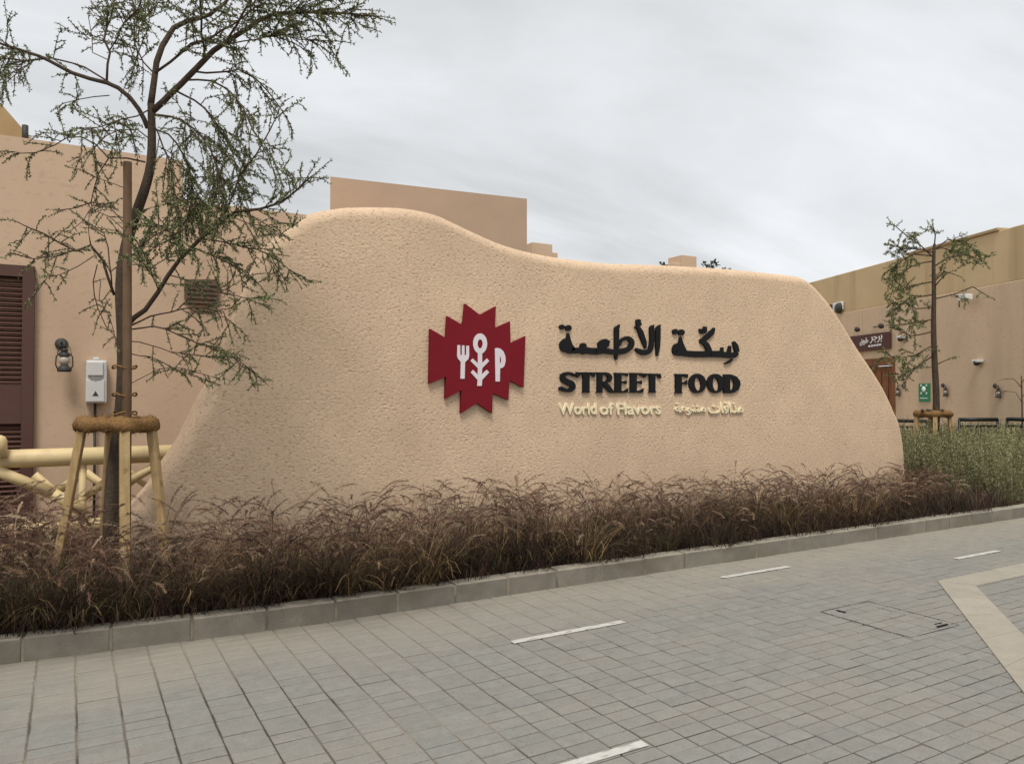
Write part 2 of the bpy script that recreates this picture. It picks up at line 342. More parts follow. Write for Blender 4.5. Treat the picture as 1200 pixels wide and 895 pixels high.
# beige border slabs
def lerp(a, b, t): return (a[0] + (b[0] - a[0]) * t, a[1] + (b[1] - a[1]) * t)
def slab(poly):
    cx = sum(p[0] for p in poly) / len(poly); cy = sum(p[1] for p in poly) / len(poly)
    q = [(cx + (p[0] - cx) * .992, cy + (p[1] - cy) * .992) for p in poly]
    MB().prism([q], (0, 0, 0), (1, 0, 0), (0, 1, 0), (0, 0, 1), -.03, .006).build('border_slab', M['slab'], border)
border = empty('paving_border', (6.7, 3.9, 0), 'angled band of pale beige slabs set flush in the grey paving', kind='structure')
ts = [0, .32, .64, 1]
for a, b in zip(ts[:-1], ts[1:]): slab([lerp(BO[0], BO[1], a), lerp(BO[0], BO[1], b), lerp(BI[0], BI[1], b), lerp(BI[0], BI[1], a)])
for s0, s1, ks in ((1, 2, 4), (2, 3, 6)):
    for k in range(ks):
        a, b = k / ks, (k + 1) / ks
        slab([lerp(BO[s0], BO[s1], a), lerp(BO[s0], BO[s1], b), lerp(BI[s0], BI[s1], b), lerp(BI[s0], BI[s1], a)])

# painted dashes
dashes = [(1.25, 2.38, 2.855, 'white dash on the paving at the bottom edge of the photo, nearest the camera'),
          (2.573, 3.515, 4.455, 'white dash on the paving in front of the kerb below the red logo'),
          (5.13, 6.02, 5.075, 'white dash lying closest to the kerb, below the lettering'),
          (7.78, 8.56, 4.468, 'white dash farthest right, above the beige slab band')]
for x0, x1, y, lab in dashes:
    o = MB().box(((x0 + x1) / 2, y, .0045), (x1 - x0, .058, .003)).build('painted_dash', M['white_line'], None, ((x0 + x1) / 2, y, 0))
    tag(o, lab, 'road marking', 'white dashes painted on the paving')
# utility cover with paved tray
cov = empty('access_cover', (5.28, 3.545, 0), 'paved access cover outlined by a thin dark metal frame in the grey paving', 'access cover')
x0, x1, y0, y1 = 4.99, 5.575, 3.18, 3.91
for nm, c, sz in (('frame_bar', ((x0 + x1) / 2, y1, .001), (x1 - x0, .007, .003)), ('frame_bar', ((x0 + x1) / 2, y0, .001), (x1 - x0, .007, .003)),
                  ('frame_bar', (x0, (y0 + y1) / 2, .0015), (.010, y1 - y0 - .01, .004)), ('frame_bar', (x1, (y0 + y1) / 2, .0015), (.007, y1 - y0 - .01, .003))):
    MB().box(c, sz).build(nm, M['cover_frame'], cov)
for c, sz in (((5.13, 3.83, .0015), (.022, .075, .006)), ((5.45, 3.235, .0015), (.13, .014, .006)), ((5.47, 3.275, .0015), (.09, .009, .006))):
    MB().box(c, sz).build('lifting_slot', M['black'], cov)

# kerb
kerb = empty('kerb', (2, YK, 0), 'grey concrete kerb stones edging the planting bed', kind='structure')
x = -3.2 - .487 * .0 + (2.18 + 3.2) % .487
KH, KW = .150, .15
while x < 24:
    xa, xb = x, x + .487; ya, yb = kerb_y(xa), kerb_y(xb); ang = math.atan2(yb - ya, xb - xa)
    Mr = Matrix.Rotation(ang, 4, 'Z'); cx, cy = (xa + xb) / 2, (ya + yb) / 2
    c = Vector((cx, cy, KH / 2 - .03)) + Mr @ Vector((0, KW / 2, 0))
    tilt = Matrix.Rotation(random.gauss(0, .004), 4, 'Y')
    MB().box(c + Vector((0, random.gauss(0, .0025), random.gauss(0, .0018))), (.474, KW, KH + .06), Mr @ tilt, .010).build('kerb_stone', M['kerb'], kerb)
    j = Vector((xa, ya, KH / 2 - .036)) + Mr @ Vector((0, KW / 2 + .003, 0))
    MB().box(j, (.02, KW - .004, KH + .052), Mr).build('mortar_joint', M['kerb_joint'], kerb)
    x += .487
# planting bed
bV = []; bF = []
xs = np.linspace(-6, 24, 90)
for xx in xs:
    for k in range(12):
        yk = kerb_y(xx) + .13; yy = yk + (10.2 - yk) * (k / 11) ** 1.3
        bV.append((xx, yy, .115 + .03 * noise.noise(Vector((xx * 1.7, yy * 1.7, 0)))))
for i in range(89):
    for k in range(11): bF.append((i * 12 + k, (i + 1) * 12 + k, (i + 1) * 12 + k + 1, i * 12 + k + 1))
me = bpy.data.meshes.new('planting_bed'); me.from_pydata(bV, [], bF); me.materials.append(M['soil'])
tag(link('planting_bed', me), 'dark soil of the planting bed behind the kerb', kind='structure')

# ---------------------------------------------------------------- the stucco sign wall
YW, RW, TW = 7.15, .125, .55
outl = [(134, 622), (141, 612), (153.6, 596.5), (176, 570), (191, 546), (211.7, 516), (234, 471), (256.4, 430), (268, 397), (283, 356), (297, 325), (312.4, 290),
        (328.5, 274), (344.6, 261), (362.7, 251), (381, 246.5), (405, 243.6), (430, 243), (455, 243.4), (472.5, 244.5), (492.5, 247.5), (512.5, 253), (530, 261), (555, 273),
        (580, 284), (605, 292), (630, 298), (655, 302.5), (690, 306.5), (720, 309), (780, 311), (840, 314.6), (880, 318), (905, 320.5), (921, 322.2), (934.5, 324.6), (948.6, 333),
        (968.7, 356), (984.8, 380.4), (1000.8, 406.6), (1021, 436.7), (1033, 457), (1043, 479), (1050, 496), (1054.5, 519), (1057, 554), (1057.5, 600)]
OP = []
for u, v in outl:
    p = on_y(u, v, YW + .10); OP.append((p.x, p.z))
OP[0] = (OP[0][0] - .06, 0.0); OP[-1] = (OP[-1][0], 0.0)
def catmull(P, step):
    res = []
    for i in range(len(P) - 1):
        p0, p1, p2, p3 = (np.array(P[max(i - 1, 0)]), np.array(P[i]), np.array(P[i + 1]), np.array(P[min(i + 2, len(P) - 1)]))
        n = max(1, int(np.linalg.norm(p2 - p1) / step))
        for k in range(n):
            t = k / n; res.append(.5 * (2 * p1 + (p2 - p0) * t + (2 * p0 - 5 * p1 + 4 * p2 - p3) * t * t + (3 * p1 - p0 - 3 * p2 + p3) * t ** 3))
    res.append(np.array(P[-1], float)); return np.array(res)
oc = catmull(OP, .014)
nb = int((oc[-1][0] - oc[0][0]) / .04)
bot = np.stack([np.linspace(oc[-1][0], oc[0][0], nb + 1)[1:-1], np.zeros(nb - 1)], 1)
loop = np.concatenate([oc, bot]); nl = len(loop); no = len(oc)
tang = np.roll(loop, -1, 0) - np.roll(loop, 1, 0)
for _ in range(14):
    tang[:no] = np.concatenate([tang[:1], (tang[:no - 2] + tang[1:no - 1] + tang[2:no]) / 3, tang[no - 1:no]])
tang /= np.linalg.norm(tang, axis=1)[:, None]
inn = np.stack([tang[:, 1], -tang[:, 0]], 1)        # inward for this winding (left-top-right-bottom is clockwise seen from the front)
inn[no:] = (0, 1); inn[0] = inn[1]; inn[no - 1] = inn[no - 2]
inn[:no][loop[:no, 1] < .3, 1] = 0
inn /= np.maximum(np.linalg.norm(inn, axis=1)[:, None], 1e-6)
inn[no:] = 0
V = []; rings = 0
x_lo, x_hi = loop[:, 0].min() + 2.3, loop[:, 0].max() - 1.4
spine = np.stack([np.clip(loop[:, 0], x_lo, x_hi), np.full(nl, 1.25)], 1)
def ring(p2, y):
    global rings; V.append(np.stack([p2[:, 0], y if isinstance(y, np.ndarray) else np.full(nl, y), p2[:, 1]], 1)); rings += 1
ring(loop + inn * RW, YW + TW)
for a in np.linspace(0, 90, 7)[1:]:
    ring(loop + inn * RW * (1 - math.sin(R(a))), YW + TW - RW * (1 - math.cos(R(a))))
for a in np.linspace(0, 90, 14):
    ring(loop + inn * RW * (1 - math.cos(R(a))), YW + RW - RW * math.sin(R(a)))
nr_rim = rings
base = loop + inn * RW
idx = np.arange(rings * nl).reshape(rings, nl)
F = np.stack([idx[:-1], np.roll(idx, -1, 1)[:-1], np.roll(idx, -1, 1)[1:], idx[1:]], -1).reshape(-1, 4)
F = np.concatenate([F[:, [0, 1, 2]], F[:, [0, 2, 3]]])
V = np.concatenate(V)
# the flat of the wall: an even 12 mm lattice, stitched to the last rim ring by a constrained triangulation
G = .009
def inside_rows(P, poly):
    """even-odd test of points against the rim polygon"""
    c = np.zeros(len(P), bool); q = np.roll(poly, 1, 0)
    order = np.argsort(P[:, 1]); ys = P[order, 1]
    for (x1, y1), (x2, y2) in zip(poly, q):
        if y1 == y2: continue
        i0, i1 = np.searchsorted(ys, [min(y1, y2), max(y1, y2)])
        if i1 <= i0: continue
        k = order[i0:i1]; xc = x1 + (P[k, 1] - y1) * (x2 - x1) / (y2 - y1); c[k] ^= P[k, 0] < xc
    return c
gx_, gz_ = np.meshgrid(np.arange(base[:, 0].min(), base[:, 0].max(), G), np.arange(.004, base[:, 1].max(), G)); gp = np.stack([gx_.ravel(), gz_.ravel()], 1)
gp += np.random.uniform(-.0016, .0016, gp.shape)
cell = {}
for p in base: cell.setdefault((int(p[0] // .02), int(p[1] // .02)), []).append(p)
keep = inside_rows(gp, base); gp = gp[keep]
near = np.array([any((p[0] - q[0]) ** 2 + (p[1] - q[1]) ** 2 < .006 ** 2 for i in (-1, 0, 1) for j in (-1, 0, 1) for q in cell.get((int(p[0] // .02) + i, int(p[1] // .02) + j), ())) for p in gp.tolist()])
gp = gp[~near]
from mathutils.geometry import delaunay_2d_cdt
allp = np.concatenate([base, gp])
rv, re_, rfc, ov, _, _ = delaunay_2d_cdt([Vector(p) for p in allp.tolist()], [], [list(range(nl))], 1, 1e-7)
rvn = np.array([v[:] for v in rv]); tri = np.array([f for f in rfc if len(f) == 3]); off = (nr_rim - 1) * nl; mapv = np.empty(len(rv), int); extra = []
for i, o_ in enumerate(ov):
    k = [q for q in o_ if q < nl]
    if k: mapv[i] = off + k[0]
    else: mapv[i] = len(V) + len(extra); extra.append((rvn[i, 0], YW, rvn[i, 1]))
V = np.concatenate([V, np.array(extra)]); tri = mapv[tri]; F = np.concatenate([F, tri])
def vnorm(V, F):
    n = np.zeros_like(V); a, b, c = (V[F[:, i]] for i in range(3)); fn = np.cross(b - a, c - a)
    for i in range(3): np.add.at(n, F[:, i], fn)
    return n / np.maximum(np.linalg.norm(n, axis=1)[:, None], 1e-9)
# rim and flat must wind alike
t0_ = V[tri[0]]; 
if np.cross(t0_[1] - t0_[0], t0_[2] - t0_[0])[1] > 0: F[-len(tri):] = F[-len(tri):, ::-1]
rimF = F[:-len(tri)]; lastq = rimF[(rimF >= off).any(1)]; q_ = V[lastq]; 
if np.cross(q_[:, 1] - q_[:, 0], q_[:, 2] - q_[:, 0])[:, 1].mean() > 0: F[:-len(tri)] = F[:-len(tri), ::-1]
# hand-thrown stucco: combed ridges, pits and slow undulation, moved along the local normal
vn = vnorm(V, F)
def rough_stucco(p):
    x, y, z = p
    a = noise.noise(Vector((x * 30, y * 60, z * 92))); b = noise.noise(Vector((x * 80 + 7, y * 80, z * 100)))
    e = noise.noise(Vector((x * 5 + 3, y * 5, z * 7))); s = noise.noise(Vector((x * 1.3, y, z * 1.6)))
    cut = a + .26 + .30 * e
    return .0008 * a + .0016 * b + .0145 * max(min(0, cut), -.32) + .004 * s
disp = np.fromiter((rough_stucco(p) for p in V.tolist()), float, len(V))
V = V + vn * disp[:, None]
wall = mesh_np('sign_wall', V, F, M['stucco'], smooth=True)
tag(wall, 'free-standing humped sand-coloured stucco wall with rounded edges carrying the logo and lettering', 'wall')

# ---------------------------------------------------------------- logo and lettering, fixed to the wall face
EX, EZ, EN = Vector((1, 0, 0)), Vector((0, 0, 1)), Vector((0, -1, 0))
def wpt(u, v, off): p = on_y(u, v, YW - off); return (p.x, p.z)
logo = empty('logo_sign', on_y(560, 421, YW), 'dark red stepped starburst panel with pale fork, spoon and knife emblem on the stucco wall', 'logo sign')
Z = lambda pts, off, k=5.594, ox=480, oy=340: [wpt(ox + a / k, oy + b / k, off) for a, b in pts]
star = [(365, 88), (462, 162), (566, 106), (560, 248), (659, 204), (662, 348), (760, 301), (748, 637), (655, 590), (648, 720), (545, 673), (542, 806), (443, 740), (338, 806), (340, 655), (235, 712), (240, 566), (130, 612), (136, 253), (240, 314), (248, 170), (352, 230)]
MB().prism([Z(star, .045)], (0, YW, 0), EX, EZ, EN, .004, .045).build('panel', M['red'], logo)
def arc(cx, cy, rx, ry, a0, a1, n): return [(cx + rx * math.cos(R(a0 + (a1 - a0) * k / n)), cy + ry * math.sin(R(a0 + (a1 - a0) * k / n))) for k in range(n + 1)]
fork = [(314, 360), (332, 360), (333, 420), (339, 432), (343, 420), (344, 362), (360, 362), (361, 420), (365, 432), (371, 420), (372, 364), (390, 364), (391, 430), (385, 452), (364, 472), (361, 580), (334, 580), (336, 470), (318, 450), (312, 430)]
spoon_head = arc(463, 350, 46, 67, 0, 360, 26)[:-1]; hole = arc(463, 352, 17, 30, 0, 360, 16)[:-1]
stem = [(448, 405), (476, 405), (476, 478), (508, 447), (522, 464), (476, 512), (474, 552), (506, 522), (522, 538), (476, 588), (474, 627), (444, 627), (446, 588), (402, 540), (416, 522), (447, 552), (448, 512), (400, 464), (414, 447), (448, 480)]
knife = [(560, 382), (575, 378), (596, 383), (616, 402), (628, 432), (630, 465), (622, 495), (610, 508), (594, 512), (592, 598), (564, 598), (562, 470)]
slit = [(592, 425), (600, 452), (601, 470), (592, 486)]
MB().prism([Z(fork, .052)], (0, YW, 0), EX, EZ, EN, .045, .052).build('fork_emblem', M['pale'], logo)
sp = MB(); sp.prism([Z(spoon_head, .052), Z(hole, .052)], (0, YW, 0), EX, EZ, EN, .045, .052); sp.prism([Z(stem, .0515)], (0, YW, 0), EX, EZ, EN, .045, .0514); sp.build('spoon_emblem', M['pale'], logo)
MB().prism([Z(knife, .052), Z(slit, .052)], (0, YW, 0), EX, EZ, EN, .045, .052).build('knife_emblem', M['pale'], logo)

TH = .026
class Glyph(MB):
    """letter built from brush strokes and outlines given as points on the wall face"""
    def __init__(s, k, ox, oy, shrink=.9): super().__init__(); s.k, s.ox, s.oy, s.c, s.sh = k, ox, oy, 0, shrink
    def p(s, a, b): return wpt(s.ox + a / s.k, s.oy + b / s.k, TH)
    def front(s): s.c += 1; return TH + .0006 * (s.c % 9)
    def poly(s, *loops): s.prism([[s.p(a, b) for a, b in l] for l in loops], (0, YW, 0), EX, EZ, EN, -.012, s.front()); return s
    def blob(s, cx, cy, rx, ry=None): return s.poly(arc(cx, cy, rx * s.sh, (ry or rx) * s.sh, 0, 360, 18)[:-1])
    def stroke(s, pts):
        P = catmull([q[:2] for q in pts], 8); Wd = catmull([(q[2] if len(q) > 2 else 30, 0) for q in pts], 1e9)
        # widths follow arclength of the control points
        cl = [0]
        for a, b in zip(pts[:-1], pts[1:]): cl.append(cl[-1] + math.dist(a[:2], b[:2]))
        sl = np.concatenate([[0], np.cumsum(np.linalg.norm(np.diff(P, axis=0), axis=1))]); sl = sl / sl[-1] * cl[-1]
        w = np.interp(sl, cl, [q[2] for q in pts]) * s.sh
        t = np.gradient(P, axis=0); t /= np.maximum(np.linalg.norm(t, axis=1)[:, None], 1e-6); nrm = np.stack([-t[:, 1], t[:, 0]], 1)
        A, B = P + nrm * w[:, None], P - nrm * w[:, None]; d = s.front()
        def P3(q, dd): x, z = s.p(*q); return Vector((x, YW - dd, z))
        n = len(P); vs = [P3(q, d) for q in A] + [P3(q, d) for q in B] + [P3(q, -.012) for q in A] + [P3(q, -.012) for q in B]
        fs = []
        for i in range(n - 1):
            fs += [(i, i + 1, n + i + 1, n + i), (2 * n + i, 2 * n + i + 1, i + 1, i), (n + i, n + i + 1, 3 * n + i + 1, 3 * n + i)]
        fs += [(0, n, 3 * n, 2 * n), (n - 1, 3 * n - 1, 4 * n - 1, 2 * n - 1)]
        s.add(vs, fs); return s
def lettering(u, v, lab): return empty('sign_lettering', on_y(u, v, YW), lab, 'lettering', 'raised lettering on the stucco wall')
K1 = 14.91
A = lettering(760, 398, 'black raised Arabic calligraphy in the top line of the wall lettering')
G1 = lambda: Glyph(K1, 650, 370); G2 = lambda: Glyph(K1, 710, 370); G3 = lambda: Glyph(11.93, 780, 370)
w = G1(); w.blob(135, 195, 52, 48).blob(245, 213, 62, 58); w.build('letter_dots', M['black'], A)
w = G1(); w.stroke([(240, 300, 12), (242, 360, 32), (250, 430, 42), (280, 520, 46), (340, 600, 46)]).stroke([(235, 390, 12), (180, 440, 45), (150, 500, 62), (160, 560, 62), (230, 600, 50), (300, 620, 50)])
w.blob(170, 530, 84, 88); w.build('letter', M['black'], A)
w = G1(); w.stroke([(280, 612, 52), (400, 606, 56), (520, 600, 62), (650, 615, 62), (740, 618, 64)]).blob(505, 530, 64).blob(510, 635, 45); w.build('letter', M['black'], A)
w = G1(); w.stroke([(730, 618, 62), (760, 616, 64), (860, 612, 52), (960, 622, 52), (1050, 632, 48)]).blob(880, 490, 86, 80).stroke([(960, 480, 40), (880, 440, 40), (800, 490, 42), (830, 560, 50), (900, 600, 50)]); w.build('letter', M['black'], A)
w = G1(); w.stroke([(1138, 150, 6), (1120, 185, 26), (1092, 230, 46), (1090, 330, 45), (1090, 500, 44), (1086, 650, 38), (1080, 765, 18)])
w.k, w.ox = K1, 710; w.stroke([(235, 520, 22), (285, 425, 28), (380, 388, 36), (450, 432, 44), (458, 505, 46), (400, 580, 46), (310, 615, 56), (220, 628, 56), (140, 630, 50)]); w.build('letter', M['black'], A)
w = G2(); w.blob(575, 95, 48, 42).blob(582, 145, 55, 36).stroke([(516, 205, 14), (560, 178, 20), (610, 165, 18)]); w.build('letter_hamza', M['black'], A)
w = G2(); w.stroke([(560, 190, 26), (612, 275, 46), (650, 380, 45), (682, 470, 40), (706, 570, 12)]).stroke([(850, 160, 6), (812, 210, 44), (812, 350, 44), (808, 480, 42), (775, 600, 42), (690, 640, 54), (600, 620, 46), (530, 575, 22)]); w.build('letter', M['black'], A)
w = G2(); w.stroke([(964, 158, 6), (922, 220, 46), (918, 400, 45), (912, 550, 40), (902, 700, 16)]); w.build('letter', M['black'], A)
w = G3(); w.blob(140, 222, 42).blob(225, 232, 50, 48); w.build('letter_dots', M['black'], A)
w = G3(); w.blob(165, 480, 64, 72).stroke([(215, 290, 10), (216, 360, 30), (230, 420, 38), (262, 500, 42)]).stroke([(200, 380, 10), (150, 430, 40), (150, 500, 50), (240, 520, 46)]); w.build('letter', M['black'], A)
w = G3(); w.stroke([(240, 520, 44), (400, 535, 48), (540, 536, 48), (640, 534, 46)]).stroke([(688, 170, 12), (650, 232, 38), (570, 310, 38), (490, 358, 26)]).stroke([(490, 362, 18), (560, 390, 38), (600, 450, 40), (625, 520, 40)]); w.build('letter', M['black'], A)
w = G3(); w.stroke([(500, 180, 22), (505, 218, 30), (550, 215, 34), (558, 150, 22)]); w.build('letter_mark', M['black'], A)
w = G3(); w.stroke([(630, 532, 48), (760, 535, 50), (860, 548, 42), (960, 550, 42), (1005, 510, 34)]).stroke([(800, 440, 14), (790, 520, 28)]).stroke([(905, 420, 16), (893, 520, 30)]).stroke([(955, 362, 18), (985, 425, 38), (1008, 510, 32)]); w.build('letter', M['black'], A)
w = G3(); w.stroke([(945, 606, 10), (890, 645, 18), (830, 668, 8)]); w.build('letter_mark', M['black'], A)

B = lettering(760, 450, 'black raised capital letters reading STREET FOOD in a flared serif style')
def GA(): return Glyph(K1, 650, 425, .88)
def GB(): return Glyph(K1, 710, 425, .88)
def GC(): return Glyph(13.33, 785, 430, .92)
w = GA(); w.stroke([(352, 190, 8), (345, 215, 30), (290, 188, 26), (210, 190, 34), (150, 232, 48), (160, 290, 56), (230, 335, 58), (300, 370, 60), (325, 420, 52), (290, 470, 40), (215, 482, 30), (150, 462, 40), (105, 440, 42), (95, 425, 8)]); w.build('letter', M['black'], B)
w = GA(); w.poly([(385, 162), (710, 166), (712, 248), (680, 246), (645, 212), (612, 208), (612, 495), (626, 522), (486, 522), (498, 495), (498, 206), (455, 208), (405, 262), (378, 252)]); w.build('letter', M['black'], B)
w = GA(); w.poly([(730, 165), (840, 167), (840, 495), (850, 522), (735, 522), (748, 495), (748, 195)]).stroke([(820, 190, 26), (915, 195, 30), (965, 240, 44), (960, 295, 42), (905, 338, 22), (830, 342, 18)]).stroke([(850, 340, 28), (920, 410, 50), (990, 490, 42), (1050, 512, 12)]); w.build('letter', M['black'], B)
def letter_e(dx):
    w = GB(); w.poly([(150 + dx, 172), (388 + dx, 180), (394 + dx, 238), (370 + dx, 232), (340 + dx, 212), (275 + dx, 208), (275 + dx, 320), (330 + dx, 322), (366 + dx, 308), (366 + dx, 374), (330 + dx, 352), (275 + dx, 350), (275 + dx, 488), (335 + dx, 486), (372 + dx, 458), (404 + dx, 450), (382 + dx, 522), (150 + dx, 522), (166 + dx, 495), (166 + dx, 200)]); w.build('letter', M['black'], B)
letter_e(0); letter_e(268)
w = GB(); w.poly([(652, 184), (960, 190), (976, 272), (940, 268), (900, 222), (868, 216), (868, 495), (888, 522), (750, 522), (768, 495), (768, 214), (722, 216), (690, 262), (660, 250)]); w.build('letter', M['black'], B)
w = GC(); w.poly([(76, 105), (288, 110), (286, 168), (258, 164), (228, 146), (190, 144), (190, 238), (238, 236), (274, 206), (274, 278), (240, 266), (190, 266), (190, 388), (204, 410), (78, 410), (92, 388), (92, 130)]); w.build('letter', M['black'], B)
def ell(cx, cy, rx, ry, tilt):
    return [(cx + rx * math.cos(a) * math.cos(tilt) - ry * math.sin(a) * math.sin(tilt), cy + rx * math.cos(a) * math.sin(tilt) + ry * math.sin(a) * math.cos(tilt)) for a in [2 * math.pi * k / 36 for k in range(36)]]
w = GC(); w.poly(ell(436, 256, 136, 152, 0), ell(440, 266, 50, 106, -.12)); w.build('letter', M['black'], B)
w = GC(); w.poly(ell(720, 256, 133, 150, 0), ell(722, 270, 50, 106, -.12)); w.build('letter', M['black'], B)
w = GC(); w.poly([(846, 112), (960, 114), (1050, 150), (1098, 215), (1106, 275), (1075, 355), (1010, 396), (960, 408), (846, 408)], [(945, 160), (985, 190), (1010, 265), (990, 345), (945, 376)]); w.build('letter', M['black'], B)

def text_mesh(s, bold=.0):
    c = bpy.data.curves.new('lettering_source', 'FONT'); c.body = s; c.size = 1; c.extrude = .08; c.offset = bold; c.resolution_u = 4
    o = bpy.data.objects.new('lettering_source', c); COL.objects.link(o); bpy.context.view_layer.update()
    me = bpy.data.meshes.new_from_object(o.evaluated_get(bpy.context.evaluated_depsgraph_get())); bpy.data.objects.remove(o)
    co = np.array([v.co[:] for v in me.vertices]); return me, co
def place_text(s, name, P0, P1, hgt, O_n, m, parent, bold=.0, depth=.02, lo=None):
    """text whose box runs from P0 (lower left) to P1 (lower right), front face standing off by depth along O_n"""
    me, co = text_mesh(s, bold); mn, mxx = co.min(0), co.max(0); P0, P1 = Vector(P0), Vector(P1); ex = (P1 - P0); wdt = ex.length; ex.normalize()
    sx = wdt / (mxx[0] - mn[0]); sy = hgt / (mxx[1] - mn[1]); n = Vector(O_n); ez = Vector((0, 0, 1))
    base = Vector((0, 0, 0)); p = parent
    while p is not None: base += Vector(p.location); p = p.parent
    for v in me.vertices:
        q = v.co; d = (q.z - mn[2]) / (mxx[2] - mn[2]) * depth
        v.co = P0 + ex * ((q.x - mn[0]) * sx) + ez * ((q.y - mn[1]) * sy) + n * d - base
    me.materials.clear(); me.materials.append(m); return link(name, me, parent)
Cc = lettering(716, 480, 'small cream raised letters reading World of Flavors')
for s, ua, ub, va, vb in (('World', 655, 699.5, 486, 472), ('of', 703.5, 719.5, 486, 472), ('Flavors', 723.5, 775, 486, 472)):
    a, b, t = on_y(ua, va, YW - .02), on_y(ub, va - .5, YW - .02), on_y(ua, vb, YW - .02); b.z = a.z
    place_text(s, 'word', Vector((a.x, YW + .004, a.z)), Vector((b.x, YW + .004, a.z)), t.z - a.z, EN, M['cream'], Cc, .016, .024)
D = lettering(830, 479, 'small cream raised Arabic letters at the right end of the lowest line')
for s, ua, ub, va, vb in (('\ufe94\ufecb\ufeee\ufee8\ufe98\ufee3', 791, 827, 486.5, 472), ('\ufe95\ufe8e\ufed7\ufe8d\ufeac\ufee3', 830.5, 871, 484.5, 471)):
    a, b, t = on_y(ua, va, YW - .02), on_y(ub, va, YW - .02), on_y(ua, vb, YW - .02)
    place_text(s, 'word', Vector((a.x, YW + .004, a.z)), Vector((b.x, YW + .004, a.z)), t.z - a.z, EN, M['cream'], D, .016, .03)

# ---------------------------------------------------------------- building behind on the left
YB = 9.9
z1 = on_y(100, 172, YB).z; z2 = on_y(345, 250, YB).z; xs_ = on_y(214, 300, YB).x
bl = empty('plaster_building', (0, YB, 0), 'tan plaster building with dark louvred door behind the pipe rail on the left', 'building')
xe = on_y(515, 300, YB).x
MB().prism([[(-9, -.1), (xe, -.1), (xe, z2), (xs_, z2), (xs_, z1), (-9, z1)]], (0, YB, 0), EX, EZ, EN, -6, 0).build('wall', M['plaster'], bl)
# sloping tent roof far left and its dark vent pipe
p0, p1 = on_y(-70, 40, 13.5), on_y(45, 172, 13.5); zb = 3.9
rf = MB(); rf.prism([[(p0.x - 3, p0.z + 1.5), (p0.x, p0.z), (p1.x, p1.z), (p1.x + .5, zb), (p0.x - 3, zb)]], (0, 13.5, 0), (1, 0, 0), (0, 0, 1), (0, -1, 0), -2.2, 0); rf.build('sloping_roof', M['roof'], bl)
a, b = on_y(29.5, 147, 11), on_y(29.5, 168, 11); MB().tube([b, a], .035, 8).build('vent_pipe', M['iron'], bl)
# louvred door
dx1 = on_y(40.5, 400, YB).x; dz1 = on_y(20, 311.5, YB).z; dx0 = dx1 - 2.1; sw = on_y(40.5, 400, YB).x - on_y(26, 400, YB).x
door = empty('door', (dx1 - dx0) and ((dx0 + dx1) / 2, 0, 0) or (0, 0, 0)); door.parent = bl; door.location = ((dx0 + dx1) / 2, 0, 0)
def zy(v): return on_y(20, v, YB).z
mid0, mid1, low1 = zy(451), zy(496), .06
for xa, xb in ((dx0, dx0 + sw), (dx1 - sw, dx1), ((dx0 + dx1) / 2 - sw / 2, (dx0 + dx1) / 2 + sw / 2)):
    MB().box(((xa + xb) / 2, YB - .03, dz1 / 2), (xb - xa, .10, dz1), None, .006).build('stile', M['door'], door)
xm = (dx0 + dx1) / 2
for xa, xb in ((dx0 + sw, xm - sw / 2), (xm + sw / 2, dx1 - sw)):
    for za, zb_ in ((zy(325), dz1 - .002), (mid1, mid0), (0, .12)):
        MB().box(((xa + xb) / 2, YB - .028, (za + zb_) / 2), (xb - xa - .003, .092, zb_ - za)).build('rail', M['door'], door)
    z = .15; rot = Matrix.Rotation(R(38), 4, 'X')
    while z < zy(325):
        if not (mid1 - .02 < z < mid0 + .02):
            MB().box(((xa + xb) / 2, YB - .022, z), (xb - xa - .004, .058, .012), rot).build('slat', M['door'], door)
        z += .0535
# vent opening
vb = MB(); a, b = on_y(216, 328, YB), on_y(256.5, 328, YB); c1, c0 = on_y(222, 357, YB), on_y(250, 357, YB)
q = [(a.x, a.z), (b.x, b.z), (b.x, on_y(256, 350, YB).z), (c0.x, c0.z), (c1.x, c1.z), (a.x, on_y(217, 350, YB).z)]
vb.prism([q], (0, YB, 0), EX, EZ, EN, -.05, .05); vo = vb.build('vent', M['vent'], bl)
for k in range(5):
    zz = a.z - .05 - k * .055; MB().box(((a.x + b.x) / 2, YB - .056, zz), ((b.x - a.x) * .86, .016, .016)).build('grille_bar', M['vent'], vo)

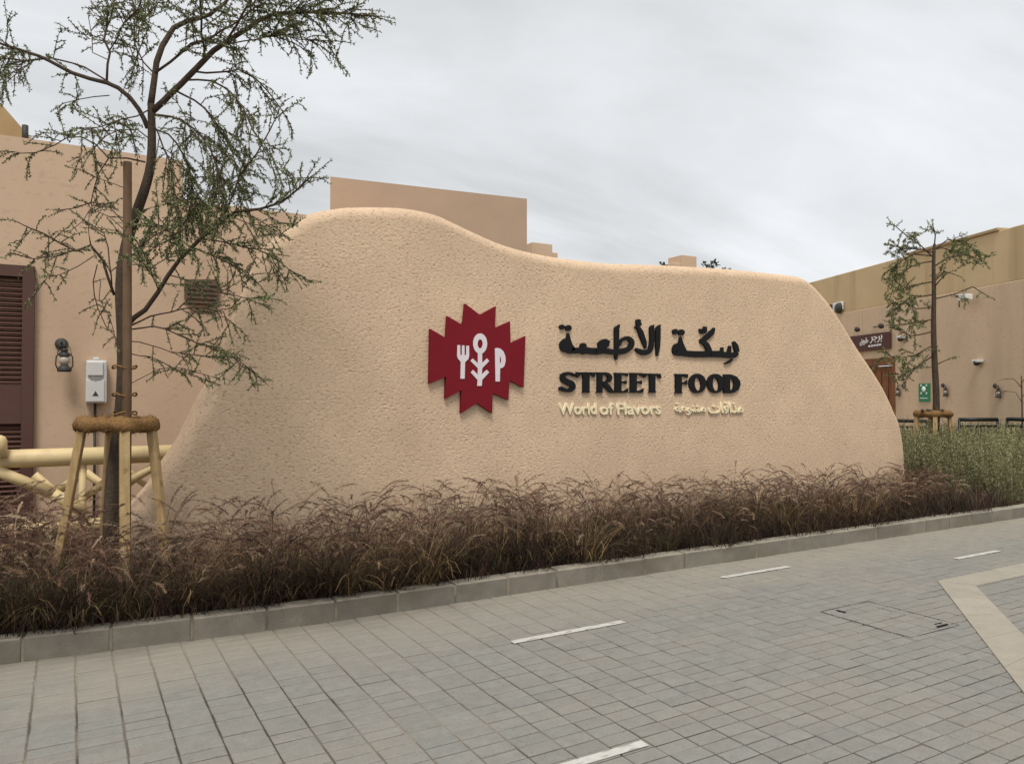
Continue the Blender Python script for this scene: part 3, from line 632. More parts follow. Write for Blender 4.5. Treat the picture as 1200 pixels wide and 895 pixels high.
# hurricane lantern on a wall plate: built once, copied
def lantern(loc, n, side, sc, lab):
    """plate on the wall, curved arm, lantern hanging in front; n = wall normal, side = way along the wall the arm leans"""
    n, side = Vector(n).normalized(), Vector(side).normalized()
    r = empty('wall_lantern', loc, lab, 'lantern', 'hurricane lanterns on the walls'); P = Vector(loc); up = Vector((0, 0, 1))
    MB().lathe([(.0, 0), (.062 * sc, 0), (.062 * sc, .016 * sc), (.045 * sc, .03 * sc), (0, .034 * sc)], P, n).build('wall_plate', M['iron'], r)
    hk = P + n * .15 * sc + side * .03 * sc
    MB().tube([P + n * .03 * sc, P + n * .09 * sc + up * .02 * sc, hk + up * .0 * sc, hk - up * .06 * sc], .009 * sc, 6).build('arm', M['iron'], r)
    B0 = hk - up * .30 * sc
    MB().lathe([(0, 0), (.062 * sc, 0), (.068 * sc, .02 * sc), (.05 * sc, .055 * sc), (.03 * sc, .07 * sc), (0, .07 * sc)], B0).build('oil_tank', M['iron'], r)
    MB().lathe([(.032 * sc, .07 * sc), (.05 * sc, .10 * sc), (.052 * sc, .13 * sc), (.034 * sc, .165 * sc)], B0).build('glass_globe', M['glass'], r)
    MB().lathe([(.05 * sc, .163 * sc), (.052 * sc, .175 * sc), (.03 * sc, .195 * sc), (.03 * sc, .22 * sc), (.04 * sc, .226 * sc), (.012 * sc, .245 * sc), (0, .25 * sc)], B0).build('chimney_cap', M['iron'], r)
    for k in (-1, 1):
        s = side * k
        MB().tube([B0 + s * .06 * sc + up * .03 * sc, B0 + s * .078 * sc + up * .07 * sc, B0 + s * .074 * sc + up * .16 * sc, B0 + s * .035 * sc + up * .20 * sc], .007 * sc, 5).build('side_tube', M['iron'], r)
    MB().tube([B0 + side * .07 * sc + up * .15 * sc, B0 + side * .05 * sc + up * .26 * sc, B0 + up * .29 * sc, B0 - side * .05 * sc + up * .26 * sc, B0 - side * .07 * sc + up * .15 * sc], .004 * sc, 4).build('bail_handle', M['iron'], r)
    return r
lantern(on_y(72, 403, YB), (0, -1, 0), (1, 0, 0), 1.05, 'dark hurricane lantern on the tan wall between the louvred door and the white box')
# white socket box
bx = empty('socket_box', on_y(112, 447, YB), 'white weatherproof electrical box with warning triangle beside the stake-tied tree', 'electrical box')
xa, xb = on_y(100.5, 447, YB - .15).x, on_y(125.5, 447, YB - .15).x; za, zb_ = on_y(112, 472.5, YB - .15).z, on_y(112, 422, YB - .15).z; cx = (xa + xb) / 2; wd = xb - xa; hh = zb_ - za
MB().box((cx, YB - .075, (za + zb_) / 2), (wd, .15, hh), None, .018).build('body', M['white_box'], bx)
MB().box((cx - .012, YB - .157, za + hh * .29), (wd * .86, .014, hh * .50), None, .005).build('lid', M['white_box'], bx)
MB().box((cx - .012, YB - .162, za + hh * .80), (wd * .74, .024, hh * .32), None, .008).build('flap', M['white_box'], bx)
MB().box((cx - .005, YB - .08, zb_ + .018), (wd * .32, .07, .034), None, .008).build('gland', M['white_box'], bx)
lt = MB(); zc = za + hh * .575
lt.prism([[(cx - .075, zc + .02), (cx - .04, zc + .008), (cx - .02, zc + .02), (cx, zc + .008), (cx + .02, zc + .02), (cx + .055, zc + .02), (cx + .035, zc - .018), (cx + .01, zc - .012), (cx - .01, zc - .032), (cx - .03, zc - .012), (cx - .055, zc - .018)]], (0, YB, 0), EX, EZ, EN, .15, .168); lt.build('latch', M['grey'], bx)
MB().prism([[(cx - .04, za + hh * .17), (cx + .022, za + hh * .17), (cx - .009, za + hh * .29)]], (0, YB, 0), EX, EZ, EN, .16, .1665).build('warning_triangle', M['iron'], bx)
MB().tube([(cx - .01, YB - .05, za + .01), (cx - .01, YB - .05, .15)], .014, 8).build('conduit', M['iron'], bx)

# tower behind
zt = 5.25; ta, tb = on_z(387, 207, zt), on_z(617.5, 233, zt)
ev = (tb - ta); ev.z = 0; Lw = ev.length; ev.normalize(); nv = Vector((-ev.y, ev.x, 0)); Mr = Matrix.Rotation(math.atan2(ev.y, ev.x), 4, 'Z')
c = (ta + tb) / 2
fa, fb = ta.copy(), tb.copy(); fa.z = fb.z = 0; ga, gb = fa + Vector((math.sin(R(19)), math.cos(R(19)), 0)) * 4, fb + nv * 4
tw = MB().prism([[(p.x, p.y) for p in (fa, fb, gb, ga)]], (0, 0, 0), (1, 0, 0), (0, 1, 0), (0, 0, 1), 0, zt).build('tower_block', M['plaster_far'], None, (c.x, c.y, 0)); tag(tw, 'plain flat-topped tan block rising behind the left hump of the sign wall', 'building')
# two little parapet turrets
def turret(u0, u1, v, us0, us1, vs, Y, lab):
    r = empty('roof_turret', on_y((u0 + u1) / 2, 330, Y), lab, 'roof turret', 'small turrets showing over the sign wall')
    a, b = on_y(u0, v, Y), on_y(u1, v, Y); MB().box(((a.x + b.x) / 2, Y + .35, a.z / 2), (b.x - a.x, .7, a.z), None, .02).build('block', M['plaster'], r)
    a, b = on_y(us0, vs, Y), on_y(us1, vs, Y); MB().box(((a.x + b.x) / 2, Y + .35, a.z / 2), (b.x - a.x, .6, a.z), None, .02).build('step', M['plaster'], r)
turret(624, 647.5, 283.5, 647, 655, 295, 17, 'small tan turret just right of the tall block, peeping over the wall')
turret(799.5, 816.5, 298.5, 791, 800, 307.5, 19, 'small tan turret between green sprigs, peeping over the wall above the lettering')

# ---------------------------------------------------------------- building on the right
ZR = 5.35
ra, rb = on_z(952, 330, ZR), on_z(1200, 262, ZR); dv = (ra - rb); dv.z = 0; Lr = dv.length; dv.normalize()     # dv runs away from the camera
nr = Vector((dv.y, -dv.x, 0))
if nr.dot(CP - rb) < 0: nr = -nr
def rp(u, v, off=0): return on_plane(u, v, rb + nr * off, nr)
br_ = empty('long_building', (rb.x, rb.y, 0), 'long pale pink building with ochre upper wall receding on the right', 'building')
def rwall(ta, tb_, z0, z1, d, off, name, m, bev=.02):
    c = rb + dv * ((ta + tb_) / 2) + nr * (off - d / 2); c.z = (z0 + z1) / 2
    return MB().box(c, (tb_ - ta, d, z1 - z0), Matrix.Rotation(math.atan2(dv.y, dv.x), 4, 'Z'), bev).build(name, m, br_)
def tpar(u): p = rp(u, 463); return (p - rb).dot(dv)
zmid = rp(1010, 362).z
rwall(-.8, tpar(940), zmid, ZR, .5, -.02, 'upper_wall', M['ochre'])
dA, dB = tpar(1049), tpar(1011)
zdo = rp(1030, 420).z
rwall(-.8, dA, -.05, zmid - .002, .52, .0, 'lower_wall', M['plaster_pink'])
rwall(dA + .001, dB - .001, zdo, zmid - .002, .515, -.002, 'door_head', M['plaster_pink'])
rwall(dB, tpar(940), -.05, zmid - .002, .52, .0, 'lower_wall', M['plaster_pink'])
rwall(-7, -.8 + tpar(1187) * .0 + tpar(1187), -.05, ZR - .03, .6, .09, 'pier', M['ochre'])
rwall(tpar(1172), tpar(1064), ZR, ZR + .07, .3, .03, 'coping', M['roof'], .01)
# wooden doorway
dd = empty('door', (0, 0, 0)); dd.parent = br_
def rbox(ta, tb_, z0, z1, d, off, name, m, par, bev=.01):
    c = rb + dv * ((ta + tb_) / 2) + nr * (off - d / 2); c.z = (z0 + z1) / 2
    return MB().box(c, (tb_ - ta, d, z1 - z0), Matrix.Rotation(math.atan2(dv.y, dv.x), 4, 'Z'), bev).build(name, m, par)
rbox(dA + .12, dB - .12, 0, zdo - .22, .06, -.12, 'panel', M['wood'], dd)
rbox(dA, dA + .12, 0, zdo, .2, .01, 'jamb', M['wood'], dd); rbox(dB - .12, dB, 0, zdo, .2, .01, 'jamb', M['wood'], dd)
rbox(dA + .122, dB - .122, zdo - .2, zdo - .002, .2, .006, 'lintel', M['wood'], dd)
for k in range(4):
    tt = dA + .12 + (dB - dA - .24) * (k + .5) / 4; rbox(tt - (dB - dA) * .09, tt + (dB - dA) * .09, .1, zdo - .35, .03, -.10, 'plank', M['wood'], dd)
# brown shop sign
s0, s1 = rp(1003, 403, .1), rp(1041.5, 400, .1); tA, tB = (s1 - rb).dot(dv), (s0 - rb).dot(dv); zt1 = rp(1041, 388.5, .1).z; zt0 = rp(1041, 408.5, .1).z
ss = empty('shop_sign', rp(1022, 400, .1), 'dark brown shop sign with white Arabic script above the wooden doorway', 'sign')
rbox(tA, tB + .3, zt0, zt1, .08, .1, 'board', M['sign_brown'], ss)
for s, ua, ub, va, vb_ in (('\ufed6\ufef3\ufeee\ufec3', 1008, 1017.5, 405.2, 396.5), ('\ufeae\ufe9f\ufeae\ufe91', 1020, 1034, 402.5, 394)):
    a, b, t = rp(ua, va, .101), rp(ub, va - 1.2, .101), rp(ua, vb_, .101); b.z = a.z
    place_text(s, 'script', a, b, t.z - a.z, nr, M['white'], ss, .01, .012)
for k in range(5):
    a = rp(1019 + k * 3.1, 405.6 - k * .45, .101); MB().box(a, (.09, .014, .05), Matrix.Rotation(math.atan2(dv.y, dv.x), 4, 'Z')).build('small_script', M['white'], ss)
# sign lamps
for u, v, lab in ((1004.5, 386, 'small black spot lamp over the left end of the brown shop sign'), (1032.5, 382, 'small black spot lamp on a rod over the right end of the brown shop sign')):
    h = rp(u, v, .45); wpos = rp(u - 9 if u > 1020 else u - 3, v + 1, 0.0)
    r = empty('sign_lamp', wpos, lab, 'lamp', 'spot lamps over the shop sign')
    MB().tube([wpos, h], .014, 6).build('arm', M['iron'], r)
    MB().lathe([(0, -.06), (.045, -.06), (.085, .0), (.06, .05), (0, .06)], h, (nr * -.6 + Vector((0, 0, .8)))).build('lamp_head', M['iron'], r)
# dome light on white plate, floodlight, cameras
r = empty('wall_light', rp(982, 359), 'white bulkhead light with dark half dome high on the right building', 'lamp')
MB().box(rp(982, 359, .03), (.52, .06, .24), Matrix.Rotation(math.atan2(dv.y, dv.x), 4, 'Z'), .02).build('plate', M['white'], r)
MB().lathe([(0, 0), (.17, 0), (.15, .06), (.09, .11), (0, .13)], rp(983.5, 361, .06), nr).build('dome', M['iron'], r)
MB().box(rp(973, 360, .08), (.1, .12, .16), Matrix.Rotation(math.atan2(dv.y, dv.x), 4, 'Z')).build('bracket', M['iron'], r)
r = empty('floodlight', rp(1131, 349), 'white floodlight on a short post against the ochre wall', 'lamp')
MB().box(rp(1131, 348.5, .25), (.26, .2, .14), Matrix.Rotation(math.atan2(dv.y, dv.x), 4, 'Z'), .02).build('head', M['white'], r)
a = rp(1124, 352, .2); MB().tube([rp(1124, 352, 0), a, a - Vector((0, 0, .16))], .014, 6).build('bracket', M['iron'], r)
for (u, v, lab) in ((1055, 397.5, 'small white camera with dark lens beside the tree on the right building'), (1144.5, 425.5, 'small dome camera alone on the bare pink wall')):
    r = empty('security_camera', rp(u, v), lab, 'camera', 'cameras on the right building')
    MB().box(rp(u + 1, v - 2.5, .08), (.2, .16, .07), Matrix.Rotation(math.atan2(dv.y, dv.x), 4, 'Z'), .015).build('housing', M['white_box'], r)
    MB().lathe([(0, -.06), (.05, -.05), (.07, 0), (.07, .04), (0, .045)], rp(u, v, .10)).build('lens', M['iron'], r)
for u, v, sd, lab in ((1058.5, 452, 1, 'hurricane lantern between the wooden doorway and the green sign'), (1105.5, 451.5, -1, 'hurricane lantern just right of the staked tree trunk on the pink wall'),
                      (1166.5, 452, -1, 'hurricane lantern on the pink wall farthest right, above the barriers')):
    lantern(rp(u, v), (nr * .25 + dv * .5 * sd), dv * sd, .9, lab)
# assembly sign
gs = empty('safety_sign', rp(1082, 459.5), 'green safety sign with pale round pictogram on the pink wall behind the staked tree', 'sign')
a0, a1 = rp(1076.5, 459, .02), rp(1089.5, 459, .02); tA, tB = (a1 - rb).dot(dv), (a0 - rb).dot(dv); zt1, zt0 = rp(1082, 449.3, .02).z, rp(1082, 470.5, .02).z
rbox(tA, tB, zt0, zt1, .02, .02, 'plate', M['green'], gs, .002)
hS = zt1 - zt0; MB().lathe([(0, 0), (.075, 0), (.075, .004), (0, .0045)], rp(1082.5, 456, .021), nr, 16).build('pictogram', M['white'], gs)
for k in (-1, 1):
    for j in (-1, 1):
        cpt = rp(1082.5, 456, .021) + dv * (.10 * k) + Vector((0, 0, .10 * j)); MB().box(cpt, (.05, .006, .05), Matrix.Rotation(math.atan2(dv.y, dv.x), 4, 'Z')).build('arrow', M['white'], gs)
cpt = rp(1082.5, 466.5, .021); MB().box(cpt, ((tB - tA) * .7, .006, .02), Matrix.Rotation(math.atan2(dv.y, dv.x), 4, 'Z')).build('stripe', M['white'], gs)

# barriers
def barrier(u0, u1, v0, v1, d0, d1, lab):
    a, b = at_d(u0, v0, d0), at_d(u1, v1, d1); b.z = a.z
    r = empty('crowd_barrier', (a.x, a.y, 0), lab, 'barrier', 'dark steel barriers behind the shrubs'); up = Vector((0, 0, 1)); k = (b - a).normalized()
    MB().tube([a, b], .038, 8).build('top_rail', M['barrier'], r)
    MB().tube([a - up * .13 + k * .03, b - up * .13 - k * .03], .022, 8).build('middle_rail', M['barrier'], r)
    for p in (a, b):
        MB().tube([p, Vector((p.x, p.y, .05))], .026, 8).build('post', M['barrier'], r)
    nb = 9
    for i in range(1, nb):
        p = a + (b - a) * i / nb - up * .15; MB().tube([p, Vector((p.x, p.y, .2))], .008, 5).build('bar', M['barrier'], r)
    MB().tube([Vector((a.x, a.y, .2)), Vector((b.x, b.y, .2))], .016, 6).build('bottom_rail', M['barrier'], r)
barrier(1124, 1169, 491.5, 494, 15.3, 15.3, 'dark steel barrier just right of the second staked tree')
barrier(1180, 1228, 491, 491, 15.2, 14.6, 'dark steel barrier at the right edge of the photo')
barrier(1036, 1086, 492.5, 494, 16.8, 16.2, 'dark steel barrier between the sign wall end and the second staked tree')

# ---------------------------------------------------------------- cream pipe rail on the left
YP = 8.75
pr = empty('pipe_rail', on_y(60, 600, YP), 'cream painted tubular rail with diagonal braces between the bed and the building', 'railing')
def pp(u, v, dy=0): return on_y(u, v, YP + dy)
zt_ = pp(100, 534.5).z; xl, xr_ = pp(-260, 534).x, pp(320, 534).x
MB().tube([(xl, YP, zt_), (xr_, YP, zt_)], .089, 16).build('top_pipe', M['pipe'], pr)
MB().tube([(xl, YP, .36), (xr_, YP, .36)], .07, 14).build('bottom_pipe', M['pipe'], pr)
for (u0, v0, u1, v1, dy, rr_) in ((-30, 541, 62, 578, -.05, .055), (62, 578, 100, 600, -.05, .055), (152, 563, 200, 536, -.02, .042), (60, 580, 96, 556, .25, .04), (40, 556, 75, 585, .3, .04), (100, 553, 150, 590, .3, .04),
                                  (120, 590, 160, 560, .28, .035), (150, 553, 190, 582, .2, .035), (98, 584, 128, 560, .1, .035)):
    MB().tube([pp(u0, v0, dy), pp(u1, v1, dy)], rr_, 10).build('brace', M['pipe'], pr)
for u in (-60, 97, 240):
    p = pp(u, 540); MB().tube([(p.x, YP, zt_ - .05), (p.x, YP, .1)], .035, 10).build('post', M['pipe'], pr)
p = pp(-2, 511, -.1); MB().lathe([(0, -.16), (.075, -.16), (.072, .0), (.055, .035), (.025, .05), (0, .052)], (p.x, p.y, p.z - .04)).build('end_cap', M['pipe'], pr)

# ---------------------------------------------------------------- trees
def leaf_quads(P, D, U, Lh, Wh):
    """diamonds: P base, D direction, U side (arrays)"""
    a = P; b = P + D * Lh[:, None] * .5 + U * Wh[:, None]; c = P + D * Lh[:, None]; d = P + D * Lh[:, None] * .5 - U * Wh[:, None]
    V = np.stack([a, b, c, d], 1).reshape(-1, 3); F = np.arange(len(V)).reshape(-1, 4); return V, F
def unit(v): return v / np.maximum(np.linalg.norm(v, axis=-1, keepdims=True), 1e-9)
class Tree:
    def __init__(s, name, d0, label, cat, group, seed, spread):
        s.rng = np.random.default_rng(seed); s.d0 = d0; s.S = []; s.spread = spread; s.tw = MB(); s.lp = []; s.ld = []; s.name = name
        s.label, s.cat, s.group = label, cat, group
    def start(s, u, v): s.root = empty(s.name, tuple(at_d(u, v, s.d0)[:2]) + (.12,), s.label, s.cat, s.group)
    def near(s, u, v):
        if not s.S: return s.d0
        return min(s.S, key=lambda q: (q[0] - u) ** 2 + (q[1] - v) ** 2)[2]
    def limb(s, pts, r0, r1, name='branch', drift=None, twigs=0, tl=.5, droop=.5, t0=.15, dens=1):
        d = s.near(*pts[0]) if name != 'trunk' else s.d0; drift = s.rng.uniform(-s.spread, s.spread) if drift is None else drift
        C = catmull(pts, 12); n = len(C); t = np.linspace(0, 1, n)
        dd = d + drift * t ** 1.2; rk = 1 if name == 'trunk' else s.thin; rad = (r0 * rk * (1 - t) ** .8 + r1 * (1 - (1 - t) ** .8)) / FPX * s.d0
        P = [at_d(u, v, k) for (u, v), k in zip(C, dd)]
        P = [p + Vector(s.rng.normal(0, .004, 3)) if 0 < i < n - 1 and name != 'trunk' else p for i, p in enumerate(P)]
        for (u, v), k in zip(C, dd): s.S.append((u, v, k))
        m = MB(); m.tube(P, rad.tolist(), 10 if r0 > 4 else 6); m.build(name, M['bark'] if r0 > 3 else M['bark_thin'], s.root)
        P = np.array([p[:] for p in P])
        for _ in range(twigs):
            q = s.rng.uniform(t0, 1) ** .8; i = min(int(q * (n - 1)), n - 2)
            base = P[i] + (P[i + 1] - P[i]) * s.rng.uniform(); ax = unit(P[i + 1] - P[i])
            dr = unit(ax * s.rng.uniform(.2, 1.1) + s.rng.normal(0, .62, 3)); s.twig(base, dr, tl * s.rng.uniform(.45, 1.15), droop, dens)
        if twigs: s.twig(P[-1], unit(P[-1] - P[-2]), tl * .6, droop, dens)
    def twig(s, b, d, L, droop, dens, sub=True):
        k = max(4, int(L / .07)); p = b.copy(); pts = [p.copy()]; st = L / k
        for i in range(k):
            d = unit(d + np.array([0, 0, -droop * .16]) + s.rng.normal(0, .10, 3)); p = p + d * st; pts.append(p.copy())
        rr_ = [.0036 * (1 - i / (k + 1)) + .0010 for i in range(k + 1)]; s.tw.tube([Vector(q) for q in pts], rr_, 3, cap=False)
        A = np.array(pts); n = max(2, int(L / .017 * dens * s.leafd)); t = s.rng.uniform(.12, 1, n) * (k - 1e-3); i = t.astype(int); f = (t - i)[:, None]
        s.lp.append(A[i] * (1 - f) + A[i + 1] * f); s.ld.append(unit(A[i + 1] - A[i]))
        if sub and L > .22:
            for _ in range(int(L / .11)):
                j = s.rng.integers(1, k); s.twig(A[j], unit(unit(A[min(j + 1, k)] - A[j - 1]) + s.rng.normal(0, .7, 3)), L * s.rng.uniform(.25, .5), droop, dens, False)
    leafd = 1.0; thin = .54
    def finish(s, size=1.0, cols=((.070, .100, .036), (.155, .190, .072), (.225, .25, .11))):
        tag(s.tw.build('twigs', M['bark_thin'], s.root), kind='stuff')
        P = np.concatenate(s.lp); D = np.concatenate(s.ld); n = len(P); r = s.rng
        dirs = unit(D * .5 + r.normal(0, .75, (n, 3)) + np.array([0, 0, -.1])); U = unit(np.cross(dirs, r.normal(0, 1, (n, 3))))
        Lh = r.uniform(.011, .034, n) * size; Wh = r.uniform(.0030, .0075, n) * size
        V, F = leaf_quads(P, dirs, U, Lh, Wh); base = np.array(s.root.location); V = V - base
        c = np.array(cols); k = r.uniform(0, len(c) - 1, n); i = k.astype(int); i = np.minimum(i, len(c) - 2); f = (k - i)[:, None]; cc = c[i] * (1 - f) + c[i + 1] * f
        dry = r.uniform(size=n) < .06; cc[dry] = (.17, .12, .05)
        tag(mesh_np('crown', V, F, M['leaf'], s.root, np.repeat(cc, 4, 0)), kind='stuff'); s.count = n
T1 = Tree('acacia_tree', 5.95, 'thin leaning acacia tree with airy drooping crown, tied inside stakes left of the sign wall', 'tree', 'staked acacia trees', 11, .75)
T1.start(131, 660); T1.leafd = 3.3
T1.limb([(130, 700), (130.5, 640), (131, 600), (134, 550), (140, 505), (144, 460), (145, 420), (144, 385), (142, 350), (143, 318), (148, 288), (156, 260), (164, 238), (172, 214), (177, 190), (178, 160), (177.5, 136), (177, 122)], 9.8, 4.0, 'trunk', .05)
lb = T1.limb
lb([(173, 150), (163, 128), (152, 115), (140, 103), (125, 97), (105, 92), (85, 85), (60, 72), (35, 62), (10, 54), (-25, 44)], 5.4, .8, twigs=20, tl=.34, droop=.5, t0=.3, drift=-.3)
lb([(140, 104), (112, 86), (85, 74), (62, 68), (40, 71), (0, 68), (-25, 66)], 2, .6, twigs=15, tl=.38, droop=.7, t0=.2, drift=.2)
lb([(40, 71), (22, 84), (8, 96)], 1.1, .5, twigs=6, tl=.33, droop=1.2)
lb([(128, 112), (110, 114), (92, 117), (75, 121)], 1.2, .5, twigs=6, tl=.25, droop=.6)
lb([(125, 97), (127, 76), (128, 60), (123, 48), (124, 34), (130, 22), (133, 5), (134, -28)], 2.6, .8, twigs=18, tl=.3, droop=.4, t0=.3, drift=.1)
lb([(128, 60), (138, 44), (144, 30), (160, 10), (170, -10)], 1.5, .6, twigs=16, tl=.36, droop=.5)
lb([(126, 70), (110, 62), (108, 45), (104, 22)], 1.0, .5, twigs=5, tl=.25)
lb([(176.5, 124), (178, 110), (181, 95), (184, 74), (191, 54), (203, 32), (222, 24), (246, 17), (263, 3), (280, -24)], 7.2, 1.6, twigs=18, tl=.36, droop=.6, t0=.45, drift=.3)
lb([(182, 88), (168, 72), (158, 52), (165, 30), (176, 12)], 1.8, .6, twigs=20, tl=.4, droop=.6)
lb([(181, 86), (200, 72), (224, 52), (246, 44), (272, 30), (300, 8)], 3, .8, twigs=20, tl=.42, droop=.6, drift=-.4)
lb([(177, 132), (191, 118), (210, 100), (226, 84), (241, 68), (262, 52), (290, 33), (320, 18), (350, 14), (390, 15), (436, 19)], 7.0, .9, twigs=46, tl=.32, droop=.6, t0=.35, drift=-.2)
lb([(239, 70), (238, 40), (236, 12), (233, -26)], 2.4, 1, twigs=14, tl=.4, droop=.5)
lb([(264, 50), (285, 16), (302, -18)], 2.6, 1, twigs=18, tl=.42, droop=.6)
lb([(330, 17), (350, 0), (366, -22)], 1.6, .8, twigs=16, tl=.4, droop=.7)
lb([(262, 53), (300, 46), (330, 40), (352, 46), (385, 48)], 1.6, .5, twigs=20, tl=.34, droop=.6)
lb([(228, 84), (256, 86), (280, 82), (300, 92), (318, 112), (332, 132)], 2.2, .6, twigs=18, tl=.33, droop=1.2, drift=.4)
lb([(218, 94), (248, 95), (270, 108), (286, 130), (298, 156), (316, 178)], 2.2, .6, twigs=20, tl=.36, droop=1.3, drift=-.5)
lb([(205, 106), (228, 118), (250, 138), (266, 165), (276, 195), (280, 222)], 2.2, .6, twigs=34, tl=.38, droop=1.4, drift=.5)
lb([(178, 134), (200, 136), (226, 150), (246, 176), (256, 206), (262, 238)], 2.4, .6, twigs=44, tl=.40, droop=1.4, drift=-.35)
lb([(178, 150), (198, 158), (214, 180), (224, 210), (228, 246)], 2.0, .5, twigs=36, tl=.38, droop=1.4, drift=.35)
lb([(178, 142), (192, 172), (202, 206), (207, 240), (214, 270)], 1.8, .5, twigs=32, tl=.38, droop=1.4, drift=-.2)
lb([(176, 128), (160, 136), (140, 140), (118, 150), (100, 152)], 1.6, .5, twigs=14, tl=.34, droop=.7)
lb([(178, 165), (160, 152), (140, 152), (122, 160), (112, 172)], 1.4, .5, twigs=9, tl=.3, droop=.6)
lb([(170, 190), (148, 186), (127, 185), (112, 170), (96, 160), (80, 162), (64, 170), (42, 178), (20, 180)], 1.9, .5, twigs=13, tl=.25, droop=.5, t0=.4)
lb([(127, 186), (116, 203), (110, 222), (107, 236), (108, 246)], 1.3, .5, twigs=7, tl=.2, droop=.4)
lb([(150, 222), (134, 216), (112, 208), (92, 198), (80, 196)], 1.1, .5, twigs=6, tl=.2, droop=.4)
lb([(146, 262), (130, 244), (108, 237), (90, 243), (74, 246)], 1.2, .5, twigs=7, tl=.2, droop=.3)
lb([(148, 272), (128, 254), (104, 245), (98, 258), (82, 270), (68, 271)], 1.0, .4, twigs=4, tl=.18, droop=.3)
lb([(134, 346), (128, 326), (120, 306), (112, 294), (106, 287), (88, 293), (70, 286), (50, 274), (24, 262)], 3.0, .6, twigs=12, tl=.24, droop=.4, t0=.45, drift=-.3)
lb([(106, 288), (104, 270), (105, 250), (113, 232)], 1.0, .4, twigs=4, tl=.16)
lb([(88, 292), (72, 300), (56, 302), (38, 303), (18, 298)], 1.2, .5, twigs=9, tl=.2, droop=.4)
lb([(110, 300), (90, 312), (70, 322), (56, 326), (42, 344)], 1.1, .4, twigs=10, tl=.2, droop=.5)
lb([(131, 336), (128, 310), (127, 290), (122, 274), (104, 262)], 1.8, .5, twigs=8, tl=.22)
lb([(114, 310), (110, 330), (115, 362), (124, 382), (138, 398)], 1.1, .5, twigs=10, tl=.17, droop=.6)
lb([(118, 330), (116, 350), (128, 372), (136, 402)], .9, .4, twigs=5, tl=.16, droop=.6)
lb([(150, 380), (170, 363), (185, 342), (196, 325), (211, 302), (235, 280), (256, 262), (276, 248), (305, 245), (330, 237), (348, 222), (366, 206)], 5.6, .7, twigs=34, tl=.32, droop=.4, t0=.25, drift=-.35)
lb([(258, 260), (272, 232), (281, 206), (300, 180), (316, 152), (326, 132)], 2.2, .6, twigs=16, tl=.28, droop=.8, drift=-.2)
lb([(212, 302), (206, 280), (190, 266), (178, 262)], 1.6, .5, twigs=18, tl=.34, droop=.5)
lb([(186, 340), (176, 316), (168, 296), (160, 282)], 1.6, .5, twigs=18, tl=.32, droop=.3)
lb([(236, 280), (262, 284), (288, 290), (312, 296), (328, 308), (344, 320)], 1.6, .5, twigs=24, tl=.24, droop=.5, drift=.3)
lb([(226, 290), (250, 300), (276, 312), (296, 326), (306, 336)], 1.5, .5, twigs=24, tl=.28, droop=.5)
lb([(270, 252), (292, 262), (318, 270), (330, 276)], 1.3, .5, twigs=16, tl=.24, droop=.5)
lb([(198, 322), (224, 330), (256, 342), (296, 350), (304, 349)], 1.4, .4, twigs=20, tl=.26, droop=.4)
lb([(152, 382), (176, 370), (200, 366), (226, 361), (262, 366), (268, 384)], 2.0, .5, twigs=18, tl=.26, droop=.5)
lb([(152, 386), (180, 383), (206, 391), (232, 402), (260, 410), (296, 434)], 1.8, .5, twigs=24, tl=.28, droop=.3, drift=-.3)
lb([(152, 400), (176, 404), (200, 412), (222, 416), (262, 418)], 1.2, .4, twigs=16, tl=.22, droop=.3)
lb([(152, 414), (176, 418), (200, 430), (226, 440), (244, 446)], 1.1, .4, twigs=10, tl=.2, droop=.3)
lb([(152, 450), (168, 442), (186, 433), (214, 432), (250, 442)], .9, .4, twigs=8, tl=.18, droop=.2)
T1.finish(.86)

T2 = Tree('acacia_tree', 14.7, 'straight slender acacia with flat sparse crown, staked beyond the right end of the sign wall', 'tree', 'staked acacia trees', 5, .6)
T2.start(1096, 540); T2.leafd = 3.0
T2.limb([(1097, 560), (1097, 500), (1097, 460), (1095, 420), (1094, 380), (1094.5, 340), (1094, 310), (1095, 286)], 4.6, 1.5, 'trunk', .05)
for P, tw in (([(1094, 302), (1077, 286), (1062, 276), (1047, 263)], 8), ([(1094, 300), (1072, 298), (1052, 308), (1043, 322)], 16), ([(1094, 306), (1068, 312), (1050, 328), (1044, 346)], 14), ([(1095, 292), (1110, 281), (1130, 283), (1150, 302)], 16),
              ([(1095, 312), (1112, 301), (1134, 298), (1152, 306)], 9), ([(1094, 296), (1080, 292), (1060, 292), (1046, 288)], 10), ([(1095, 288), (1096, 276), (1094, 266)], 3), ([(1095, 292), (1104, 290), (1116, 294), (1128, 296)], 10),
              ([(1094, 330), (1072, 334), (1052, 340)], 11), ([(1094, 345), (1066, 350), (1046, 364)], 11), ([(1096, 350), (1120, 344), (1140, 336), (1156, 346)], 3), ([(1095, 336), (1102, 328), (1108, 322)], 0), ([(1095, 330), (1106, 318), (1120, 322)], 3),
              ([(1094, 374), (1074, 378), (1054, 380)], 10), ([(1094, 388), (1068, 394), (1046, 381)], 10), ([(1094, 404), (1072, 416), (1050, 420), (1036, 413)], 14), ([(1094, 416), (1076, 430), (1056, 440)], 14), ([(1096, 428), (1106, 423), (1114, 420)], 1), ([(1094, 360), (1074, 362), (1056, 352)], 8)):
    T2.limb(P, 1.5, .5, twigs=int(tw * 1.35), tl=.32, droop=.5, t0=.3)
T2.finish(1.55, ((.095, .12, .045), (.18, .20, .078), (.25, .25, .115)))

